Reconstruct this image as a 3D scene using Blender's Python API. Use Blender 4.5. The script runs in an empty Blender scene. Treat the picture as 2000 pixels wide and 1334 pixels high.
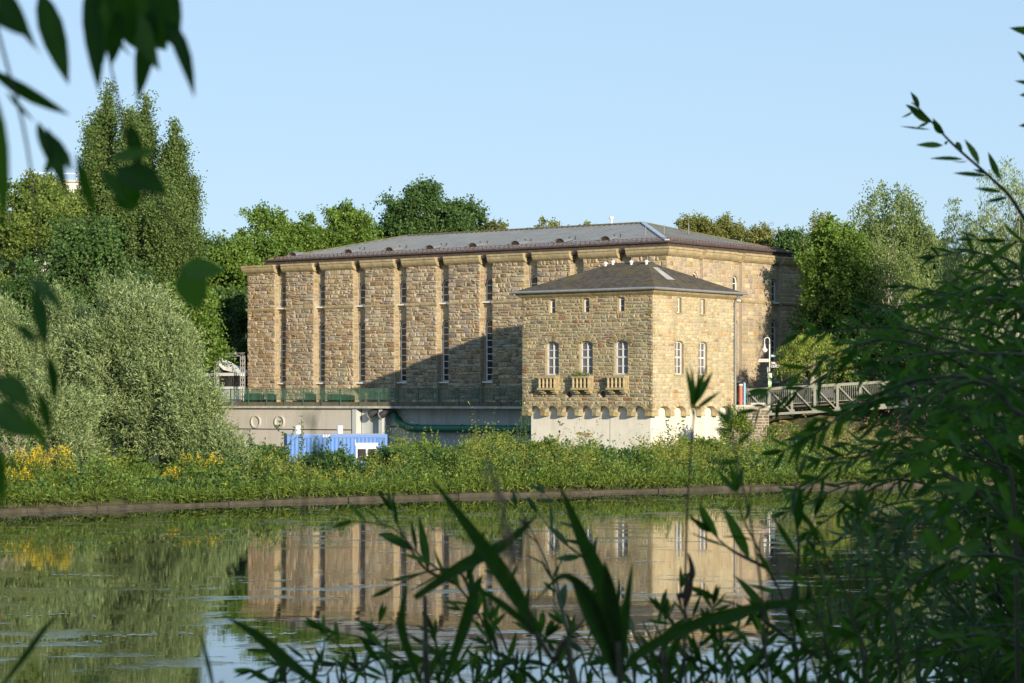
import bpy, math, random
import numpy as np
from mathutils import Vector, Matrix
from mathutils.geometry import tessellate_polygon

# ---------------------------------------------------------------- camera, sky, sun
SC = bpy.context.scene
EYE = 3.65            # camera height above the water
F = 4722.0            # focal length in photo pixels (85 mm on 36 mm, 2000 px wide)
HOR = 785.0
cam_d = bpy.data.cameras.new('camera')
cam = bpy.data.objects.new('camera', cam_d)
SC.collection.objects.link(cam)
cam.location = (0, 0, EYE)
cam.rotation_euler = (math.radians(90), 0, 0)
cam_d.lens = 85
cam_d.sensor_width = 36
cam_d.shift_y = 0.059
cam_d.clip_start = 0.05
cam_d.clip_end = 6000
cam_d.dof.use_dof = True
cam_d.dof.focus_distance = 170
cam_d.dof.aperture_fstop = 16
SC.camera = cam

SUN_EL = math.radians(11.8)
SUN_AZ = math.atan2(0.4146, -0.9098)       # measured from +Y towards +X
w = bpy.data.worlds.new('World')
SC.world = w
w.use_nodes = True
wn = w.node_tree.nodes; wl = w.node_tree.links
bg = wn['Background']
sky = wn.new('ShaderNodeTexSky')
sky.sky_type = 'NISHITA'
sky.sun_disc = False
sky.sun_elevation = SUN_EL
sky.sun_rotation = SUN_AZ
sky.air_density = 1.0
sky.dust_density = 0.0
sky.ozone_density = 3.0
bg.inputs['Strength'].default_value = 0.15
gm = wn.new('ShaderNodeGamma'); gm.inputs['Gamma'].default_value = 0.3      # evens the low-sun sky out like the clear evening air
wl.new(sky.outputs[0], gm.inputs['Color'])
tn = wn.new('ShaderNodeMixRGB'); tn.blend_type = 'MULTIPLY'; tn.inputs['Fac'].default_value = 1
wl.new(gm.outputs[0], tn.inputs['Color1']); tn.inputs['Color2'].default_value = (1.76, 2.18, 2.66, 1)
wl.new(tn.outputs[0], bg.inputs['Color'])
sun_d = bpy.data.lights.new('sun', 'SUN')
sun_d.energy = 5.0
sun_d.angle = math.radians(0.5)
sun_d.color = (1.0, 0.86, 0.64)
sun = bpy.data.objects.new('sun', sun_d)
SC.collection.objects.link(sun)
sdir = Vector((math.cos(SUN_EL) * math.sin(SUN_AZ), math.cos(SUN_EL) * math.cos(SUN_AZ), math.sin(SUN_EL)))
sun.rotation_euler = sdir.to_track_quat('Z', 'Y').to_euler()
sun.location = (20, -40, 40)
vs = SC.view_settings
vs.view_transform = 'Standard'
vs.look = 'None'
vs.exposure = 0.5
vs.gamma = 1
vs.use_curve_mapping = False

rnd = random.Random(7)
RS = np.random.RandomState(11)
U = rnd.uniform

def at(px, py, D):
    return Vector(((px - 1000) * D / F, D, EYE + (HOR - py) * D / F))

# ---------------------------------------------------------------- tagging
def tag(o, label=None, cat=None, group=None, kind=None):
    if label: o['label'] = label
    if cat: o['category'] = cat
    if group: o['group'] = group
    if kind: o['kind'] = kind
    return o

def link(o, parent=None):
    SC.collection.objects.link(o)
    if parent is not None: o.parent = parent
    return o

def thing(name, label, cat, loc=(0, 0, 0), rz=0, group=None):
    o = link(bpy.data.objects.new(name, None))
    o.empty_display_size = 0.3
    o.location = loc; o.rotation_euler = (0, 0, rz)
    return tag(o, label, cat, group)

def dup(root, loc=None, rz=None, label=None, scale=None, group=None):
    r = root.copy(); SC.collection.objects.link(r)
    if loc is not None: r.location = loc
    if rz is not None: r.rotation_euler = (0, 0, rz)
    if scale is not None: r.scale = scale if hasattr(scale, '__len__') else (scale,) * 3
    if label: r['label'] = label
    if group: r['group'] = group
    for ch in list(root.children):
        c = ch.copy(); SC.collection.objects.link(c); c.parent = r
        for g in list(ch.children):
            d = g.copy(); SC.collection.objects.link(d); d.parent = c
    return r

# ---------------------------------------------------------------- materials
def new_mat(name):
    m = bpy.data.materials.new(name); m.use_nodes = True
    nt = m.node_tree
    return m, nt.nodes, nt.links, nt.nodes['Principled BSDF']

def mat(name, col, rough=0.7, metal=0.0, var=0.15, scale=3.0, bump=0.0, bscale=30.0, spec=0.5, stain=None, stain_scale=0.5, stain_amt=0.5, streak=False):
    m, n, l, b = new_mat(name)
    b.inputs['Roughness'].default_value = rough
    b.inputs['Metallic'].default_value = metal
    b.inputs['Specular IOR Level'].default_value = spec
    tc = n.new('ShaderNodeTexCoord')
    nz = n.new('ShaderNodeTexNoise'); nz.inputs['Scale'].default_value = scale; nz.inputs['Detail'].default_value = 6
    l.new(tc.outputs['Object'], nz.inputs['Vector'])
    rp = n.new('ShaderNodeValToRGB')
    rp.color_ramp.elements[0].position = 0.3; rp.color_ramp.elements[1].position = 0.7
    c = np.array(col)
    rp.color_ramp.elements[0].color = (*np.clip(c * (1 - var), 0, 1), 1)
    rp.color_ramp.elements[1].color = (*np.clip(c * (1 + var), 0, 1), 1)
    l.new(nz.outputs['Fac'], rp.inputs['Fac'])
    out = rp.outputs['Color']
    if stain is not None:
        n2 = n.new('ShaderNodeTexNoise'); n2.inputs['Scale'].default_value = stain_scale; n2.inputs['Detail'].default_value = 8
        n2.inputs['Roughness'].default_value = 0.7
        mp = n.new('ShaderNodeMapping'); mp.inputs['Scale'].default_value = (1, 1, .12 if streak else 1)
        l.new(tc.outputs['Object'], mp.inputs['Vector']); l.new(mp.outputs[0], n2.inputs['Vector'])
        r2 = n.new('ShaderNodeValToRGB')
        r2.color_ramp.elements[0].position = 0.48; r2.color_ramp.elements[1].position = 0.68
        l.new(n2.outputs['Fac'], r2.inputs['Fac'])
        mu = n.new('ShaderNodeMath'); mu.operation = 'MULTIPLY'; mu.inputs[1].default_value = stain_amt
        l.new(r2.outputs['Color'], mu.inputs[0])
        mx = n.new('ShaderNodeMixRGB'); l.new(mu.outputs[0], mx.inputs['Fac'])
        l.new(out, mx.inputs['Color1']); mx.inputs['Color2'].default_value = (*stain, 1)
        out = mx.outputs['Color']
    l.new(out, b.inputs['Base Color'])
    if bump:
        nb = n.new('ShaderNodeTexNoise'); nb.inputs['Scale'].default_value = bscale; nb.inputs['Detail'].default_value = 5
        l.new(tc.outputs['Object'], nb.inputs['Vector'])
        bp = n.new('ShaderNodeBump'); bp.inputs['Strength'].default_value = bump; bp.inputs['Distance'].default_value = 0.05
        l.new(nb.outputs['Fac'], bp.inputs['Height']); l.new(bp.outputs['Normal'], b.inputs['Normal'])
    return m

def stone_mat(name, stain=None, amt=0.5):
    # the colour of each stone comes from its own vertex colour, weathered by noise
    m, n, l, b = new_mat(name)
    b.inputs['Roughness'].default_value = 0.9
    b.inputs['Specular IOR Level'].default_value = 0.2
    at_ = n.new('ShaderNodeAttribute'); at_.attribute_name = 'col'
    tc = n.new('ShaderNodeTexCoord')
    nz = n.new('ShaderNodeTexNoise'); nz.inputs['Scale'].default_value = 5; nz.inputs['Detail'].default_value = 8; nz.inputs['Roughness'].default_value = 0.65
    l.new(tc.outputs['Object'], nz.inputs['Vector'])
    rp = n.new('ShaderNodeValToRGB')
    rp.color_ramp.elements[0].position = 0.3; rp.color_ramp.elements[0].color = (0.62, 0.6, 0.58, 1)
    rp.color_ramp.elements[1].position = 0.62; rp.color_ramp.elements[1].color = (1.12, 1.1, 1.06, 1)
    l.new(nz.outputs['Fac'], rp.inputs['Fac'])
    mx = n.new('ShaderNodeMixRGB'); mx.blend_type = 'MULTIPLY'; mx.inputs['Fac'].default_value = 1
    l.new(at_.outputs['Color'], mx.inputs['Color1']); l.new(rp.outputs['Color'], mx.inputs['Color2'])
    out = mx.outputs['Color']
    n2 = n.new('ShaderNodeTexNoise'); n2.inputs['Scale'].default_value = 0.8; n2.inputs['Detail'].default_value = 6
    mp = n.new('ShaderNodeMapping'); mp.inputs['Scale'].default_value = (1, 1, .22)
    l.new(tc.outputs['Object'], mp.inputs['Vector']); l.new(mp.outputs[0], n2.inputs['Vector'])
    r2 = n.new('ShaderNodeValToRGB'); r2.color_ramp.elements[0].position = 0.5; r2.color_ramp.elements[1].position = 0.72
    l.new(n2.outputs['Fac'], r2.inputs['Fac'])
    mu = n.new('ShaderNodeMath'); mu.operation = 'MULTIPLY'; mu.inputs[1].default_value = amt
    l.new(r2.outputs['Color'], mu.inputs[0])
    m2 = n.new('ShaderNodeMixRGB'); l.new(mu.outputs[0], m2.inputs['Fac']); l.new(out, m2.inputs['Color1'])
    m2.inputs['Color2'].default_value = (*(stain or (0.2, 0.16, 0.12)), 1)
    l.new(m2.outputs['Color'], b.inputs['Base Color'])
    nb = n.new('ShaderNodeTexNoise'); nb.inputs['Scale'].default_value = 9; nb.inputs['Detail'].default_value = 4
    l.new(tc.outputs['Object'], nb.inputs['Vector'])
    bp = n.new('ShaderNodeBump'); bp.inputs['Strength'].default_value = 0.6; bp.inputs['Distance'].default_value = 0.06
    l.new(nb.outputs['Fac'], bp.inputs['Height']); l.new(bp.outputs['Normal'], b.inputs['Normal'])
    return m

def leaf_mat(name, dark, mid, light, trans=0.28, rough=0.55, spec=0.35):
    m, n, l, b = new_mat(name)
    b.inputs['Roughness'].default_value = rough
    b.inputs['Specular IOR Level'].default_value = spec
    a = n.new('ShaderNodeAttribute'); a.attribute_name = 'v'
    rp = n.new('ShaderNodeValToRGB')
    rp.color_ramp.elements[0].position = 0.0; rp.color_ramp.elements[0].color = (*dark, 1)
    rp.color_ramp.elements[1].position = 1.0; rp.color_ramp.elements[1].color = (*light, 1)
    e = rp.color_ramp.elements.new(0.5); e.color = (*mid, 1)
    l.new(a.outputs['Fac'], rp.inputs['Fac'])
    l.new(rp.outputs['Color'], b.inputs['Base Color'])
    tr = n.new('ShaderNodeBsdfTranslucent')
    mg = n.new('ShaderNodeMixRGB'); mg.blend_type = 'MULTIPLY'; mg.inputs['Fac'].default_value = 1
    l.new(rp.outputs['Color'], mg.inputs['Color1']); mg.inputs['Color2'].default_value = (1.3, 1.5, 0.55, 1)
    l.new(mg.outputs['Color'], tr.inputs['Color'])
    ms = n.new('ShaderNodeMixShader'); ms.inputs['Fac'].default_value = trans
    l.new(b.outputs[0], ms.inputs[1]); l.new(tr.outputs[0], ms.inputs[2])
    l.new(ms.outputs[0], n['Material Output'].inputs['Surface'])
    return m

# ---------------------------------------------------------------- mesh builder
class MB:
    def __init__(s):
        s.v = []; s.f = []; s.c = []
        s.col = (1, 1, 1)
    def quad(s, *p):
        i = len(s.v)
        for q in p: s.v.append(tuple(q)); s.c.append(s.col)
        s.f.append(tuple(range(i, i + len(p))))
    def box(s, x0, x1, y0, y1, z0, z1):
        i = len(s.v)
        for x, y, z in ((x0,y0,z0),(x1,y0,z0),(x1,y1,z0),(x0,y1,z0),(x0,y0,z1),(x1,y0,z1),(x1,y1,z1),(x0,y1,z1)):
            s.v.append((x, y, z)); s.c.append(s.col)
        for a in ((0,3,2,1),(4,5,6,7),(0,1,5,4),(1,2,6,5),(2,3,7,6),(3,0,4,7)):
            s.f.append(tuple(i + k for k in a))
    def tube(s, pts, r, n=8, caps=True):
        pts = [Vector(p) for p in pts]
        if not hasattr(r, '__len__'): r = [r] * len(pts)
        rings = []
        for k, p in enumerate(pts):
            a = pts[max(0, k - 1)]; b = pts[min(len(pts) - 1, k + 1)]
            d = (b - a)
            if d.length < 1e-9: d = Vector((0, 0, 1))
            d.normalize()
            h = Vector((1, 0, 0)) if abs(d.x) < 0.8 else Vector((0, 1, 0))
            e1 = d.cross(h).normalized(); e2 = d.cross(e1)
            i = len(s.v); rings.append(i)
            for j in range(n):
                t = 2 * math.pi * j / n
                s.v.append(tuple(p + (e1 * math.cos(t) + e2 * math.sin(t)) * r[k])); s.c.append(s.col)
        for a, b in zip(rings, rings[1:]):
            for j in range(n):
                s.f.append((a + j, a + (j + 1) % n, b + (j + 1) % n, b + j))
        if caps:
            s.f.append(tuple(rings[0] + j for j in range(n))[::-1])
            s.f.append(tuple(rings[-1] + j for j in range(n)))
    def bar(s, a, b, w, h=None):
        # square bar between two points, w wide and h high
        a = Vector(a); b = Vector(b); h = h or w
        d = (b - a).normalized()
        up = Vector((0, 0, 1)) if abs(d.z) < 0.95 else Vector((0, 1, 0))
        e1 = d.cross(up).normalized() * w / 2; e2 = d.cross(e1.normalized()) * h / 2
        i = len(s.v)
        for p in (a, b):
            for q in (-e1 - e2, e1 - e2, e1 + e2, -e1 + e2):
                s.v.append(tuple(p + q)); s.c.append(s.col)
        for f in ((0,1,2,3),(7,6,5,4),(0,4,5,1),(1,5,6,2),(2,6,7,3),(3,7,4,0)):
            s.f.append(tuple(i + k for k in f))
    def lathe(s, cx, cy, prof, n=12):
        rings = []
        for r, z in prof:
            i = len(s.v); rings.append(i)
            for j in range(n):
                t = 2 * math.pi * j / n
                s.v.append((cx + r * math.cos(t), cy + r * math.sin(t), z)); s.c.append(s.col)
        for a, b in zip(rings, rings[1:]):
            for j in range(n):
                s.f.append((a + j, a + (j + 1) % n, b + (j + 1) % n, b + j))
        s.f.append(tuple(rings[0] + j for j in range(n))[::-1])
        s.f.append(tuple(rings[-1] + j for j in range(n)))
    def build(s, name, m, parent=None, smooth=False, colattr=False, mats=None):
        me = bpy.data.meshes.new(name)
        me.from_pydata(s.v, [], s.f)
        me.materials.append(m)
        if colattr:
            ca = me.color_attributes.new('col', 'FLOAT_COLOR', 'POINT')
            arr = np.ones((len(s.v), 4), dtype=np.float32); arr[:, :3] = np.array(s.c, dtype=np.float32)
            ca.data.foreach_set('color', arr.ravel())
        if smooth: me.polygons.foreach_set('use_smooth', [True] * len(me.polygons))
        me.update()
        return link(bpy.data.objects.new(name, me), parent)

class Fr:
    """a wall frame: origin o, axis a along the wall, normal n (outward), z up"""
    def __init__(s, o, a, n):
        s.o = Vector(o); s.a = Vector(a).normalized(); s.n = Vector(n).normalized()
    def __call__(s, x, z, d=0.0):
        return s.o + s.a * x + s.n * d + Vector((0, 0, z))

def arch(x0, x1, z0, z1, rise, n=8):
    """closed loop of an opening with an arched top (z1 = crown)"""
    pts = [(x0, z0), (x1, z0)]
    cx = (x0 + x1) / 2; hw = (x1 - x0) / 2
    if rise <= 0: return pts + [(x1, z1), (x0, z1)]
    for k in range(n + 1):
        t = math.pi * k / n
        pts.append((cx + hw * math.cos(t), z1 - rise + rise * math.sin(t)))
    return pts

def panel(mb, fr, outer, holes, depth, d0=0.0):
    loops = [[Vector((x, z, 0)) for x, z in outer]] + [[Vector((x, z, 0)) for x, z in h] for h in holes]
    tris = tessellate_polygon(loops)
    flat = [p for lp in loops for p in lp]
    i = len(mb.v)
    for p in flat: mb.v.append(tuple(fr(p.x, p.y, d0))); mb.c.append(mb.col)
    for t in tris:
        a, b, c = (Vector(mb.v[i + k]) for k in t)
        if (b - a).cross(c - a).dot(fr.n) < 0: t = (t[0], t[2], t[1])
        mb.f.append(tuple(i + k for k in t))
    for lp in loops:
        for p, q in zip(lp, lp[1:] + lp[:1]):
            mb.quad(fr(p.x, p.y, d0), fr(q.x, q.y, d0), fr(q.x, q.y, d0 - depth), fr(p.x, p.y, d0 - depth))

def stone(mb, fr, x0, x1, z0, z1, d0, relief, rough=1.0):
    g = 0.012
    x0 += g; x1 -= g; z0 += g; z1 -= g
    w_, h_ = x1 - x0, z1 - z0
    if w_ < 0.03 or h_ < 0.03: return
    ins = min(0.055, w_ * 0.22, h_ * 0.22)
    i = len(mb.v)
    j = lambda: U(-0.012, 0.012) * rough
    for x, z in ((x0, z0), (x1, z0), (x1, z1), (x0, z1)):
        mb.v.append(tuple(fr(x + j(), z + j(), d0 - 0.01))); mb.c.append(mb.col)
    tilt_x = U(-1, 1) * relief * 0.35 * rough; tilt_z = U(-1, 1) * relief * 0.35 * rough
    for sx, sz in ((0, 0), (1, 0), (1, 1), (0, 1)):
        x = x0 + ins * U(.5, 1.5) if sx == 0 else x1 - ins * U(.5, 1.5)
        z = z0 + ins * U(.5, 1.5) if sz == 0 else z1 - ins * U(.5, 1.5)
        d = relief * U(0.45, 0.8) + (sx - .5) * tilt_x * 2 + (sz - .5) * tilt_z * 2
        mb.v.append(tuple(fr(x, z, d0 + max(0.012, d)))); mb.c.append(mb.col)
    mb.v.append(tuple(fr(x0 + w_ * U(.3, .7), z0 + h_ * U(.3, .7), d0 + relief * U(0.7, 1.25)))); mb.c.append(mb.col)
    for k in range(4):
        k2 = (k + 1) % 4
        mb.f.append((i + k, i + k2, i + 4 + k2, i + 4 + k))
        mb.f.append((i + 4 + k, i + 4 + k2, i + 8))

BAY = [1.0, 1.0, 1.0]
def pick(pal):
    c = rnd.choices([p[0] for p in pal], [p[1] for p in pal])[0]
    c = tuple(a * b for a, b in zip(c, BAY)); k = U(0.84, 1.13)
    return tuple(max(0, x * k * U(0.96, 1.04)) for x in c)

def masonry(mb, fr, x0, x1, z0, z1, holes=(), ch=0.36, sw=0.62, relief=0.08, pal=None, d0=0.0, rough=1.0, split=0.18):
    """courses of hewn stones; holes are loops [(x,z)...]; a course stops at the opening's edges"""
    z = z0
    while z < z1 - 0.05:
        h = ch * U(0.72, 1.28)
        if z + h > z1 - ch * 0.45: h = z1 - z
        zm = z + h / 2
        segs = [(x0, x1)]
        for hl in holes:
            xs = []
            for p, q in zip(hl, hl[1:] + hl[:1]):
                if (p[1] - zm) * (q[1] - zm) < 0:
                    t = (zm - p[1]) / (q[1] - p[1]); xs.append(p[0] + t * (q[0] - p[0]))
            if len(xs) >= 2:
                a, b = min(xs), max(xs); ns = []
                for s0, s1 in segs:
                    if b <= s0 or a >= s1: ns.append((s0, s1)); continue
                    if a > s0: ns.append((s0, a))
                    if b < s1: ns.append((b, s1))
                segs = ns
        for s0, s1 in segs:
            x = s0
            while x < s1 - 0.02:
                wd = sw * U(0.5, 1.6)
                if x + wd > s1 - sw * 0.4: wd = s1 - x
                mb.col = pick(pal)
                if U(0, 1) < split and h > ch * 0.8 and wd > 0.35:
                    hh = h * U(.4, .6)
                    stone(mb, fr, x, x + wd, z, z + hh, d0, relief, rough)
                    mb.col = pick(pal)
                    stone(mb, fr, x, x + wd, z + hh, z + h, d0, relief, rough)
                else:
                    stone(mb, fr, x, x + wd, z, z + h, d0, relief, rough)
                x += wd
        z += h

def voussoirs(mb, fr, cx, hw, zc, rise, thick, n, pal, d0, relief, ends=(0, math.pi)):
    """wedge stones round an arch springing at zc"""
    for k in range(n):
        t0 = ends[0] + (ends[1] - ends[0]) * k / n; t1 = ends[0] + (ends[1] - ends[0]) * (k + 1) / n
        mb.col = pick(pal)
        g = 0.02 * (t1 - t0) / 0.4
        P = []
        for t, r in ((t0 + g, 0), (t0 + g, thick), (t1 - g, thick), (t1 - g, 0)):
            P.append((cx + (hw + r) * math.cos(t), zc + (rise + r) * math.sin(t)))
        i = len(mb.v); rl = relief * U(.6, 1.2)
        cxm = sum(p[0] for p in P) / 4; czm = sum(p[1] for p in P) / 4
        for x, z in P: mb.v.append(tuple(fr(x, z, d0 - 0.03))); mb.c.append(mb.col)
        for x, z in P:
            mb.v.append(tuple(fr(x + (cxm - x) * .14, z + (czm - z) * .14, d0 + rl * U(.7, 1.1)))); mb.c.append(mb.col)
        for a in range(4):
            b2 = (a + 1) % 4
            mb.f.append((i + b2, i + a, i + 4 + a, i + 4 + b2))
        mb.f.append((i + 7, i + 6, i + 5, i + 4))

def block(mb, fr, x0, x1, z0, z1, d0, d1, bev=0.02):
    """a dressed block standing out of the wall from depth d0 to d1, with bevelled front edge"""
    P = []
    for d, e in ((d0, 0), (d1 - bev, 0), (d1, bev)):
        P.append([fr(x0 + e, z0 + e, d), fr(x1 - e, z0 + e, d), fr(x1 - e, z1 - e, d), fr(x0 + e, z1 - e, d)])
    for A, B in zip(P, P[1:]):
        for k in range(4):
            mb.quad(A[k], A[(k + 1) % 4], B[(k + 1) % 4], B[k])
    mb.quad(*P[-1]); mb.quad(*P[0][::-1])

def profile_run(mb, fr, x0, x1, prof, miter0=0.0, miter1=0.0):
    """sweep a (d, z) profile along the wall; miter adds d to the ends for an outside corner"""
    n = len(prof)
    L = [fr(x0 - miter0 * d, z, d) for d, z in prof]
    R = [fr(x1 + miter1 * d, z, d) for d, z in prof]
    for k in range(n):
        k2 = (k + 1) % n
        mb.quad(L[k], R[k], R[k2], L[k2])
    mb.quad(*L); mb.quad(*R[::-1])

# ---------------------------------------------------------------- z bookkeeping: parts are written in world heights
ZB = {}
def bld(mb, name, m, parent=None, **k):
    zb = ZB.get(parent.name, 0.0) if parent is not None else 0.0
    if zb: mb.v = [(x, y, z - zb) for x, y, z in mb.v]
    o = mb.build(name, m, parent, **k)
    ZB[o.name] = zb
    return o
def root(name, label, cat, loc, rz=0, group=None):
    o = thing(name, label, cat, loc, rz, group); ZB[o.name] = loc[2]; return o
def dup_part(o, parent, loc, rz=None, pz=None):
    c = o.copy(); SC.collection.objects.link(c); c.parent = parent
    c.location = (loc[0], loc[1], loc[2] - ZB.get(parent.name, 0))
    if rz is not None: c.rotation_euler = (0, 0, rz)
    for g in list(o.children):
        d = g.copy(); SC.collection.objects.link(d); d.parent = c
    return c

# ---------------------------------------------------------------- building materials
M = {}
M['stone'] = stone_mat('hewn_sandstone')
M['stone_mossy'] = stone_mat('hewn_sandstone_mossy', stain=(0.16, 0.15, 0.07), amt=0.5)
M['mortar'] = mat('mortar', (0.40, 0.34, 0.26), 0.95, var=0.2, scale=6, bump=0.4)
M['plaster'] = mat('pale_plaster', (0.66, 0.63, 0.56), 0.9, var=0.05, scale=1.5, bump=0.35, bscale=12, stain=(0.42, 0.40, 0.30), stain_scale=1.2, stain_amt=0.5, streak=True)
M['dressed'] = mat('dressed_sandstone', (0.37, 0.30, 0.175), 0.85, var=0.22, scale=2.5, bump=0.5, bscale=10, stain=(0.22, 0.19, 0.10), stain_scale=1.3, stain_amt=0.6)
M['zinc'] = mat('weathered_zinc_roof', (0.25, 0.26, 0.26), 0.5, metal=0.35, var=0.12, scale=0.7, stain=(0.30, 0.28, 0.24), stain_scale=0.25, stain_amt=0.6)
M['zinc_lt'] = mat('pale_zinc', (0.50, 0.54, 0.58), 0.45, metal=0.3, var=0.1, scale=2)
M['fascia'] = mat('brown_fascia', (0.075, 0.055, 0.045), 0.7, var=0.3, scale=3)
M['redbar'] = mat('rusty_red_rail', (0.13, 0.045, 0.04), 0.7, var=0.3, scale=2)
M['tar'] = mat('tar_roofing', (0.095, 0.078, 0.062), 1.0, var=0.4, scale=2.5, bump=0.5, bscale=6, spec=.2, stain=(0.17, 0.14, 0.04), stain_scale=0.5, stain_amt=0.55)
M['white'] = mat('white_paint', (0.70, 0.70, 0.69), 0.5, var=0.04, scale=2)
M['frame'] = mat('window_frame_paint', (0.55, 0.58, 0.60), 0.5, var=0.08, scale=2)
M['pipe_grey'] = mat('grey_downpipe', (0.33, 0.33, 0.34), 0.45, metal=0.4, var=0.12, scale=3)
M['greywall'] = mat('grey_painted_wall', (0.50, 0.47, 0.43), 0.85, var=0.04, scale=0.6, stain=(0.40, 0.37, 0.33), stain_scale=0.9, stain_amt=0.55, streak=True)
M['bluegrey'] = mat('blue_grey_wall', (0.46, 0.49, 0.50), 0.8, var=0.05, scale=0.8, stain=(0.30, 0.29, 0.25), stain_scale=1.1, stain_amt=0.6, streak=True)
M['concrete'] = mat('pale_concrete', (0.48, 0.47, 0.43), 0.9, var=0.15, scale=2, stain=(0.16, 0.16, 0.12), stain_scale=1.2, stain_amt=0.6)
M['mossconc'] = mat('mossy_dark_concrete', (0.13, 0.12, 0.085), 0.95, var=0.3, scale=2, bump=0.5, bscale=8, stain=(0.07, 0.09, 0.03), stain_scale=1.0, stain_amt=0.7)
M['greenrail'] = mat('green_railing_paint', (0.055, 0.13, 0.09), 0.55, var=0.2, scale=2)
M['greenpipe'] = mat('green_pipe_paint', (0.025, 0.16, 0.095), 0.4, var=0.15, scale=2, stain=(0.08, 0.13, 0.09), stain_scale=1.5, stain_amt=0.5)
M['darkpipe'] = mat('dark_steel', (0.06, 0.062, 0.07), 0.5, metal=0.4, var=0.2, scale=3)
M['blue'] = mat('blue_container_paint', (0.02, 0.135, 0.45), 0.45, var=0.06, scale=1, stain=(0.05, 0.14, 0.33), stain_scale=1.6, stain_amt=0.6, streak=True)
M['bridge'] = mat('grey_bridge_steel', (0.20, 0.208, 0.18), 0.6, metal=0.1, var=0.12, scale=2, stain=(0.20, 0.21, 0.13), stain_scale=1.2, stain_amt=0.6)
M['red'] = mat('faded_red_paint', (0.50, 0.13, 0.08), 0.5, var=0.1, scale=2)
M['skyblue'] = mat('light_blue_paint', (0.22, 0.42, 0.62), 0.5, var=0.1, scale=2)
M['pink'] = mat('pale_pink_sign', (0.62, 0.50, 0.50), 0.5, var=0.05, scale=2)
M['signgreen'] = mat('sign_green', (0.18, 0.42, 0.08), 0.5, var=0.08, scale=2)
M['bark'] = mat('bark', (0.16, 0.13, 0.095), 0.95, var=0.4, scale=3, bump=0.6, bscale=12)
M['barkpale'] = mat('pale_bark', (0.36, 0.33, 0.27), 0.9, var=0.35, scale=2, bump=0.4, bscale=12)
def glass(name, col):
    m, n, l, b = new_mat(name)
    b.inputs['Base Color'].default_value = (*col, 1); b.inputs['Roughness'].default_value = 0.06
    b.inputs['Specular IOR Level'].default_value = 0.6
    tc = n.new('ShaderNodeTexCoord'); nz = n.new('ShaderNodeTexNoise'); nz.inputs['Scale'].default_value = 1.1
    l.new(tc.outputs['Object'], nz.inputs['Vector'])
    rp = n.new('ShaderNodeValToRGB'); rp.color_ramp.elements[0].color = (*[c * .5 for c in col], 1); rp.color_ramp.elements[1].color = (*[c * 1.7 for c in col], 1)
    l.new(nz.outputs['Fac'], rp.inputs['Fac']); l.new(rp.outputs['Color'], b.inputs['Base Color'])
    return m
M['glass'] = glass('dark_window_glass', (0.035, 0.035, 0.04))
M['curtain'] = glass('curtained_window_glass', (0.12, 0.10, 0.10))

PAL_MAIN = [((.39, .315, .215), 5), ((.435, .365, .27), 4), ((.32, .235, .145), 2.2), ((.25, .175, .105), 1.2), ((.39, .34, .265), 4), ((.30, .27, .23), 2.6), ((.385, .29, .185), 1.8), ((.215, .185, .15), 1.3)]
PAL_LIGHT = [((.375, .31, .20), 5), ((.35, .28, .17), 3), ((.32, .24, .135), 1.5), ((.385, .335, .235), 2)]
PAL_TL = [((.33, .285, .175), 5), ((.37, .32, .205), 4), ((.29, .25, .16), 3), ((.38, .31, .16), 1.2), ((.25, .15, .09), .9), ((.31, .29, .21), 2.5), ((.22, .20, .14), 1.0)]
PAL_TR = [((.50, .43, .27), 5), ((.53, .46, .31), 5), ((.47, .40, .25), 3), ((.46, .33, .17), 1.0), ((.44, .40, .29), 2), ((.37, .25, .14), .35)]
PAL_SIDE = [((.44, .365, .25), 5), ((.42, .35, .26), 4), ((.50, .42, .29), 2.5), ((.38, .27, .15), .7), ((.36, .31, .26), 2.5)]

TH = math.radians(-37.5)
AX = Vector((math.cos(TH), math.sin(TH), 0)); AY = Vector((-math.sin(TH), math.cos(TH), 0))
LB = Vector((-25.8, 236.1, 0))       # left front corner of the power house
TK = 1.03
LT = Vector((0.8 * TK, 189.2 * TK, 0))         # left front corner of the switch tower

# ---------------------------------------------------------------- the long power house
BH = root('power_house', 'long sandstone power house with tall narrow arched windows and a low grey hipped roof', 'power house', (LB.x, LB.y, 3.5), TH)
WB, DB = 49.2, 23.7
ZG, ZC, ZT = 3.5, 16.15, 16.9
fF = Fr((0, 0, 0), (1, 0, 0), (0, -1, 0))
fR = Fr((WB, 0, 0), (0, 1, 0), (1, 0, 0))
fL = Fr((0, DB, 0), (0, -1, 0), (-1, 0, 0))
fK = Fr((WB, DB, 0), (-1, 0, 0), (0, 1, 0))
ND = 0.6
pil = []; nic = []
for k in range(9):
    pil.append((5.05 * k, 5.05 * k + 3.63)); nic.append((5.05 * k + 3.63, 5.05 * k + 5.05))
pil.append((45.45, WB))
wall = MB(); core = MB(); core.col = (.40, .34, .26)
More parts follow.
